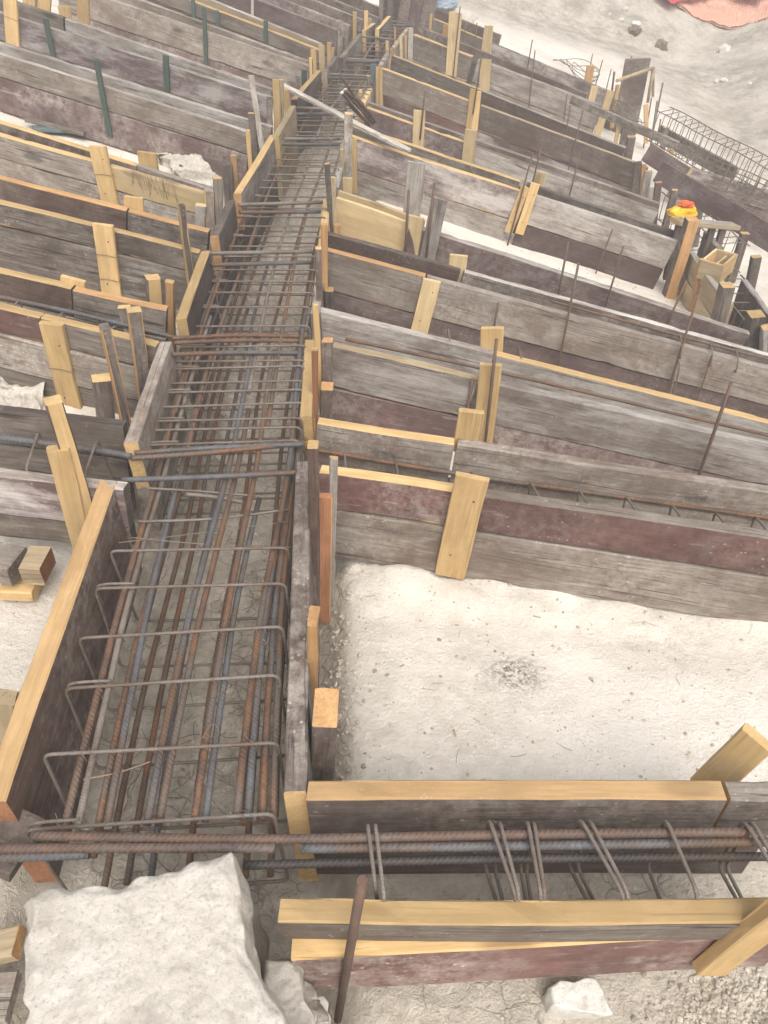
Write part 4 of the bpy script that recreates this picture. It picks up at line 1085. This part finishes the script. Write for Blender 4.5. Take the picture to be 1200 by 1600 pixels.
stake('yellow stake left of the dark end board', (966,133), (962,160), .04, .03, 'yellow', off=-.05)
stake('dark post with pale tip right of the bridging plank', (1042,200), (1036,232), .05, .04, 'mottled', end='yellow', off=-.15)
stake('slim yellow stake under the upper cage', (1052,222), (1049,245), .04, .03, 'yellow', off=-.1)
stake('yellow stake right of the dark end board', (1010,164), (1010,185), .045, .03, 'yellow', off=-.05)
# sticks propped over the end board
root = empty('stick_frame', pt(990,120,0)); tag(root, 'thin pale sticks propped like an open frame above the dark end board', 'sticks')
A, B_, C_ = P3((964,126), .30), P3((1021,106), .34), P3((1012,160), .0)
for a, b in ((A, B_), (B_, C_), (B_, P3((1020,150), .02))):
    bar('stick', [a, (a+b)/2, b], .016, 'wire', root, n=6)
    root.children[-1].data.materials[0] = M['worn']
# shelf and yellow bag
root = empty('plank_shelf', pt(1100,345,-.2)); tag(root, 'grey plank shelf on posts carrying the yellow bag', 'shelf')
a, b = pt(1056,342,.10), pt(1150,350,.10); F = frame(a, b-a, Vector((0,0,1)))
link('plank', wood_mesh((b-a).length, -.03, 0, -.05, .05, ('silver','worn','yellow')), F, root)
for f in (.08, .62, .8):
    c = a.lerp(b, f); F = frame(c - Vector((0,0,.42)), Vector((0,0,1)), Vector((0,1,0)))
    link('leg', wood_mesh(.388, -.02, .02, -.022, .022, ('dark','dark','dark')), F, root)
def crumple(name, c, rx, ry, rz, mat, seed, amp=.3, sub=4, parent=None):
    tv, tf = ico_template(sub); vs = []
    for v in tv:
        k = 1 + amp*noise.noise(v*1.6+Vector((seed,0,0))) + amp*.6*abs(noise.noise(v*4+Vector((0,seed,0)))) 
        z = v.z*rz*k
        vs.append((v.x*rx*k, v.y*ry*k, max(z, -rz*.35)+rz*.35))
    me = bpy.data.meshes.new(name); me.from_pydata(vs, [], tf); me.materials.append(M[mat]); me.update()
    return link(name, me, Matrix.Translation(c), parent)
c = pt(1066,335,.105)
o = crumple('plastic_bag', c, .10, .055, .042, 'bagyellow', 6.3, .22); tag(o, 'bright yellow plastic bag on the grey shelf by the right trench', 'bag')
o = crumple('glove', c+Vector((.012,.0,.062)), .05, .035, .020, 'bagorange', 9, .5); tag(o, 'crumpled orange glove lying on the yellow bag', 'glove')
# small wooden box
def wooden_box():
    A = pt(1096,406,.02); B_ = pt(1133,424,.02); C_ = pt(1178,402,.02)
    x = B_-A; x.z = 0; yv = C_-B_; yv.z = 0
    x.normalize(); yv = Vector((-x.y, x.x, 0))
    L1, L2 = .145, .24
    o = A - Vector((0,0,.12))
    root = empty('wooden_box', o + (x*L1+yv*L2)/2); tag(root, 'small open wooden box of raw tan boards at the right trench', 'box')
    Mw = Matrix((x, yv, Vector((0,0,1)))).transposed().to_4x4(); Mw.translation = o
    t = .014; h = .12
    def side(name, x0, x1, y0, y1, z0, z1):
        me = bpy.data.meshes.new('board')
        # long dimension along x of the mesh for the grain
        lx, ly = x1-x0, y1-y0
        if lx >= ly:
            me = wood_mesh(lx, 0, ly, 0, z1-z0, ('worn','yellow','yellow')); F = Matrix.Translation((x0, y0, z0))
        else:
            me = wood_mesh(ly, 0, lx, 0, z1-z0, ('yellow','pale','pale')); F = Matrix.Translation((x1, y0, z0)) @ Matrix.Rotation(PI/2, 4, 'Z')
        link(name, me, Mw @ F, root)
    side('side_board', 0, L1, 0, t, 0, h); side('side_board', 0, L1, L2-t, L2, 0, h)
    side('side_board', 0, t, t+.001, L2-t-.001, 0, h+.004); side('side_board', L1-t, L1, t+.001, L2-t-.001, 0, h+.004)
    side('divider', L1*.5, L1*.5+t, t+.002, L2-t-.002, .016, h*.8)
    side('bottom_board', t+.001, L1-t-.001, t+.001, L2-t-.001, 0, .012)
wooden_box()
# cages on the right
def lattice(label, a, b, offs, w, dep, n, grp=G_X, rr=.0036):
    A, B_ = P3(a, offs[0]), P3(b, offs[1]); x = (B_-A); L = x.length; x.normalize()
    y = Vector((0,0,1)).cross(x).normalized(); z = x.cross(y)
    root = empty('rebar_cage', (A+B_)/2 - Vector((0,0,dep))); tag(root, label, 'rebar cage', grp)
    for yy_, zz in ((0,0),(w,0),(0,-dep),(w,-dep)):
        bar('longitudinal_bar', [A+x*(L*k/10)+y*yy_+z*(zz+.006*math.sin(k*1.3)) for k in range(11)], rr*1.3, 'thin', root, n=6)
    for i in range(n):
        c = A + x*(L*(i+.5)/n + random.uniform(-.02,.02)); s = x*random.uniform(-.02,.02)
        bar('stirrup', rounded([c, c+y*w, c+y*w-z*dep+s, c-z*dep+s], .02, 2), rr, 'thin', root, n=5, closed=True)
    return root
lattice('slender rebar cage lying along the foot of the white bank at the right edge', (1024,172), (1250,290), (.22,.22), .2, .26, 20)
lattice('second slender rebar cage, nearer, below the dark narrow plank at the right edge', (1040,226), (1250,312), (.06,.06), .14, .16, 18)
lattice('short rebar cage crossing under the large sloping plank at the right edge', (1120,300), (1250,362), (-.05,-.05), .18, .2, 10)
lattice('rebar grid hanging in front of the dark end board of the right trench', (972,182), (1008,192), (.0,.0), .75, .1, 6)
lattice('rebar cage in the right trench below the little wooden box', (1110,430), (1195,545), (-.1,-.1), .2, .2, 9)
lattice('tangled short cage inside the right trench beside the big sloping plank', (1034,300), (1130,388), (-.05,-.05), .2, .2, 9)

# ================================================================ STONES, BANK LITTER
def chunk(name, label, outline, ztop, depth, flare, mat, amp, seed, tilt=(0,0), cat='rubble', rings=26, res=170, sharp=False):
    """broken slab: traced plan of its upper face, real thickness, knocked corners"""
    P_ = [at_z(x, y, ztop) for x, y in outline]
    m = len(P_); per = []
    lens = [(P_[(i+1) % m]-P_[i]).length for i in range(m)]; tot = sum(lens)
    for k in range(res):
        s = tot*k/res; i = 0
        while s > lens[i]: s -= lens[i]; i += 1
        per.append(P_[i].lerp(P_[(i+1) % m], s/lens[i]))
    if not sharp: per = [(per[k-2]+per[k-1]*2+per[k]*2+per[(k+1) % res]*2+per[(k+2) % res])/8 for k in range(res)]
    cen = sum(per, Vector())/res
    vs, fs = [cen.copy()], []
    prof = [(i/rings, 0) for i in range(1, rings)] + [(.985, -.002), (1.0, -.010), (1.015, -.024)]
    side = 12
    prof += [(1.015+flare*(j/side), -.024-(depth-.024)*j/side) for j in range(1, side+1)] + [(.6, -depth-.01), (.2, -depth-.01)]
    for s, dz in prof:
        for p in per:
            q_ = cen + (p-cen)*s
            rim = max(0, min(1, (s-.86)/.14)) if dz > -.03 else 1
            ch = rim*(.010+.030*max(0, noise.noise(q_*9+Vector((seed,0,0)))) + .012*noise.noise(q_*31))*min(1, amp/.017) if s > .86 else 0
            vs.append(q_ + Vector((0,0,dz-ch)) - (p-cen).normalized()*ch*.5*rim)
    for k in range(res): fs.append((0, 1+k, 1+(k+1) % res))
    for r_ in range(len(prof)-1):
        for k in range(res):
            a = 1+r_*res+k; b = 1+r_*res+(k+1) % res
            fs.append((a, a+res, b+res, b))
    fs.append(tuple(1+(len(prof)-1)*res+k for k in range(res)))
    out = []
    for v in vs:
        q = v*4+Vector((seed,0,0)); edge_ = min(1, (v-cen).xy.length/.12)
        e = max(0, (ztop - v.z)/.03); e = min(1, e)
        n1 = Vector((noise.noise(q), noise.noise(q+Vector((9,0,0))), noise.noise(q+Vector((0,9,0)))))
        q2 = v*17+Vector((seed,3,0))
        n2 = Vector((noise.noise(q2), noise.noise(q2+Vector((9,0,0))), noise.noise(q2+Vector((0,9,0)))))
        q3 = v*48
        n3 = noise.noise(q3)
        near = min(1, max(0, ((v-cen).xy.length)/max(.001, .18)))
        cell = noise.cell(v*22+Vector((seed,0,0)))-.5
        d = n1*amp*(.25+1.1*e) + n2*amp*.45*(.03+e*1.9) + Vector((0,0,n3*amp*.14)) + n2*e*amp*.25*cell
        w = v + d; w.z += (v.x-cen.x)*tilt[0] + (v.y-cen.y)*tilt[1]
        n4 = fbm(v*30, 3); n5 = noise.noise(v*95)
        w += Vector((n2.x, n2.y, 0))*.25*amp*e + Vector((0,0,1))*(n4*amp*.12*(1+3*e) + n5*amp*.06*(1+2*e))
        out.append(w - cen)
    me = bpy.data.meshes.new(name); me.from_pydata(out, [], fs); me.materials.append(M[mat])
    me.polygons.foreach_set('use_smooth', [True]*len(fs)); me.update()
    return tag(link(name, me, Matrix.Translation(cen)), label, cat)
chunk('concrete_block', 'big pale broken concrete block lying at the bottom left corner', [(34,1388),(90,1374),(180,1372),(280,1344),(362,1318),(376,1375),(384,1440),(392,1492),(425,1540),(448,1585),(475,1680),(470,1800),(20,1800),(16,1640),(28,1500)],
      .085, .42, .10, 'concrete', .017, 2.0, rings=46, res=320, sharp=True)
chunk('concrete_rubble', 'rough grey lump wedged between the big block and the plank ends', [(418,1490),(452,1492),(470,1520),(478,1560),(500,1590),(495,1660),(430,1660),(410,1560)], -.10, .25, .10, 'concrete', .03, 5.0)
chunk('concrete_rubble', 'small whitish fragment beside the foot of the leaning pin', [(484,1556),(508,1552),(518,1566),(512,1590),(490,1600)], -.26, .09, .1, 'whitestone', .012, 8.0, res=60, rings=10)
chunk('white_stone', 'jagged white stone on the ground in front of the reddish plank', [(856,1540),(872,1528),(895,1532),(918,1524),(936,1526),(950,1550),(958,1572),(966,1588),(952,1590),(934,1588),(905,1585),(862,1572)],
      -.300, .055, .02, 'whitestone', .013, 11.0, res=120, rings=16, sharp=True)
for lab, x, y, r in (('dark brown earth clod with wire on the white bank', 992, 49, .26), ('second dark brown clod, right, on the white bank', 1031, 74, .22)):
    p = pt(x, y, -.36)
    # fall on the real bank surface
    rr = ray(x, y); t = 4.0
    while t < 60:
        p = CAM + rr*t
        if p.z < ground_z(p.x, p.y): break
        t += .05
    o = link('earth_clod', rocks_mesh([(Vector((0,0,0)), r*.62*p.y/17, x*.1, 4)], 'clod', .6), Matrix.Translation(p)); tag(o, lab, 'clod', 'clods on the bank')
def hit(x, y, up=0.0):
    rr = ray(x, y); t = .3
    while t < 80:
        p = CAM + rr*t
        if p.z < ground_z(p.x, p.y)+up: return p
        t += .02
    return p
for lab, ol in (('white boulder heap at the left edge below the grey planks', [(-30,596),(20,594),(52,606),(70,630),(60,668),(-30,668)]),
                ('white rough rock face between the left forms', [(256,232),(300,234),(332,252),(344,276),(330,300),(290,292),(262,270)])):
    P0 = [hit(x, y) for x, y in ol]; zt = max(p.z for p in P0)
    chunk('white_rock', lab, ol, (-.16 if 'boulder' in lab else hit(300,270).z+.12), .3, .12, 'rock', .10, 3.3, res=140, rings=30)
# coil of wire on the bank
root = empty('wire_coil', hit(905,105)); tag(root, 'loose coil of thin wire lying at the foot of the white bank', 'wire coil')
for k in range(4):
    c = hit(900+k*5, 106+k*3, .04); pts = []
    for i in range(28):
        a = i/28*2*PI*.95; R_ = .30-.04*k
        x_, y_ = c.x+R_*math.cos(a)*1.0, c.y+R_*1.3*math.sin(a)
        pts.append(Vector((x_, y_, ground_z(x_, y_)+.05+.05*math.sin(a*2+k))))
    bar('wire_loop', pts, .0045, 'thin', root, n=5)
# safety netting draped on the bank
def net():
    root = empty('safety_net', hit(1130,10)); tag(root, 'faded orange safety netting draped over the bank at the top right', 'netting')
    import itertools
    A, B_, C_, D_ = hit(1034,2), hit(1300,-2), hit(1330,-60), hit(1010,-60)
    n, m = 26, 14; vs, fs = [], []
    def P_(u, v):
        p = (A.lerp(B_, u)).lerp(D_.lerp(C_, u), v)
        p.z = ground_z(p.x, p.y) + .03 + .02*noise.noise(p*.8) + .03*math.sin(u*19)
        return p
    bmx = []
    N, K = 60, 34
    for i in range(N+1):
        for j in range(K+1): vs.append(P_(i/N, j/K))
    for i in range(N):
        for j in range(K): fs.append((i*(K+1)+j, (i+1)*(K+1)+j, (i+1)*(K+1)+j+1, i*(K+1)+j+1))
    me = bpy.data.meshes.new('mesh_sheet'); me.from_pydata(vs, [], fs); me.materials.append(M['net']); me.update()
    o = link('mesh_sheet', me, Matrix.Identity(4), root)
    md = o.modifiers.new('strands', 'WIREFRAME'); md.thickness = .035; md.use_replace = True
    def strip(pts, w):
        v_, f_ = [], []
        for i, p in enumerate(pts):
            t = (pts[min(i+1, len(pts)-1)]-pts[max(i-1, 0)]).normalized(); s = Vector((-t.y, t.x, 0)).normalized()*w/2
            for q in (p-s, p+s):
                z = ground_z(q.x, q.y)+.16
                v_.append((q.x, q.y, z)); 
            for q in (p+s, p-s):
                z = ground_z(q.x, q.y)+.15
                v_.append((q.x, q.y, z))
            if i:
                k = i*4
                for a in range(4): f_.append((k-4+a, k-4+(a+1) % 4, k+(a+1) % 4, k+a))
        me = bpy.data.meshes.new('tape'); me.from_pydata(v_, [], f_); me.materials.append(M['tape']); me.update()
        link('tape', me, Matrix.Identity(4), root)
    strip([hit(1034+i*6, 13-i*1.3) for i in range(12)], .30)
    strip([hit(1160+i*1.5, 16-i*3) for i in range(8)], .55)
net()
c = hit(688, 10); o = crumple('plastic_sack', c, .22, .16, .12, 'bluebag', 5, .4); tag(o, 'crumpled blue-grey plastic sack beyond the dark end box', 'sack')
A, B_ = hit(683,36,.02), hit(702,34,.02)
o = loose('white_sheet', 'whitish panel lying flat behind the last cross form', 'panel', A+Vector((0,.3,.06)), B_+Vector((0,.3,.06)), .5, .02, 'silver')
o.data.materials.clear(); [o.data.materials.append(M['whitesheet']) for _ in range(3)]

# ================================================================ HAZE
hb = bmesh.new(); bmesh.ops.create_cube(hb, size=1)
me = bpy.data.meshes.new('haze'); hb.to_mesh(me); hb.free()
hz = bpy.data.objects.new('haze', me); col.objects.link(hz); hz['kind'] = 'stuff'  # added volume imitating a lens veil: pales the distance, lifts the blacks
hz.scale = (420, 420, 7.6); hz.location = (0, 60, 1.3)   # floor -2.5, top 5.1: just over the highest ground
hm = bpy.data.materials.new('added_veil_haze'); hm.use_nodes = True; hn = hm.node_tree
hn.nodes.remove(hn.nodes['Principled BSDF'])
pv = nd(hn, 'ShaderNodeVolumePrincipled', {'Color': (.93,.90,.87,1), 'Density': HAZE_DENSITY, 'Anisotropy': .1})
hn.links.new(pv.outputs[0], hn.nodes['Material Output'].inputs['Volume']); me.materials.append(hm)

# ================================================================ CAMERA, LIGHT, RENDER
cd = bpy.data.cameras.new('camera'); cam = bpy.data.objects.new('camera', cd); col.objects.link(cam)
cam.location = CAM; cam.rotation_euler = (PI/2 - PITCH, 0, 0)
cd.sensor_fit = 'VERTICAL'; cd.sensor_height = 24; cd.lens = 18; cd.clip_start = .02; cd.clip_end = 600
sc.camera = cam
w = bpy.data.worlds.new('World'); sc.world = w; w.use_nodes = True
nt = w.node_tree; bg = nt.nodes['Background']
SUN_EL, SUN_AZ = math.radians(55), math.radians(165)     # azimuth clockwise from +Y
sky = nd(nt, 'ShaderNodeTexSky', sky_type='NISHITA'); sky.sun_disc = False
sky.sun_elevation = SUN_EL; sky.sun_rotation = SUN_AZ; sky.air_density = 1.0; sky.dust_density = 5.0; sky.ozone_density = .4
hs = nd(nt, 'ShaderNodeHueSaturation', {'Color': sky.outputs[0], 'Saturation': .30})
nt.links.new(hs.outputs[0], bg.inputs[0]); bg.inputs[1].default_value = .14
sd_ = bpy.data.lights.new('sun', 'SUN'); sd_.energy = 1.45; sd_.angle = math.radians(48); sd_.color = (1.0, .955, .875)
so = bpy.data.objects.new('sun', sd_); col.objects.link(so)
dv = Vector((math.sin(SUN_AZ)*math.cos(SUN_EL), math.cos(SUN_AZ)*math.cos(SUN_EL), math.sin(SUN_EL)))
so.rotation_euler = dv.to_track_quat('Z', 'Y').to_euler()
sc.view_settings.view_transform = 'Standard'; sc.view_settings.look = 'None'
sc.view_settings.exposure = .60
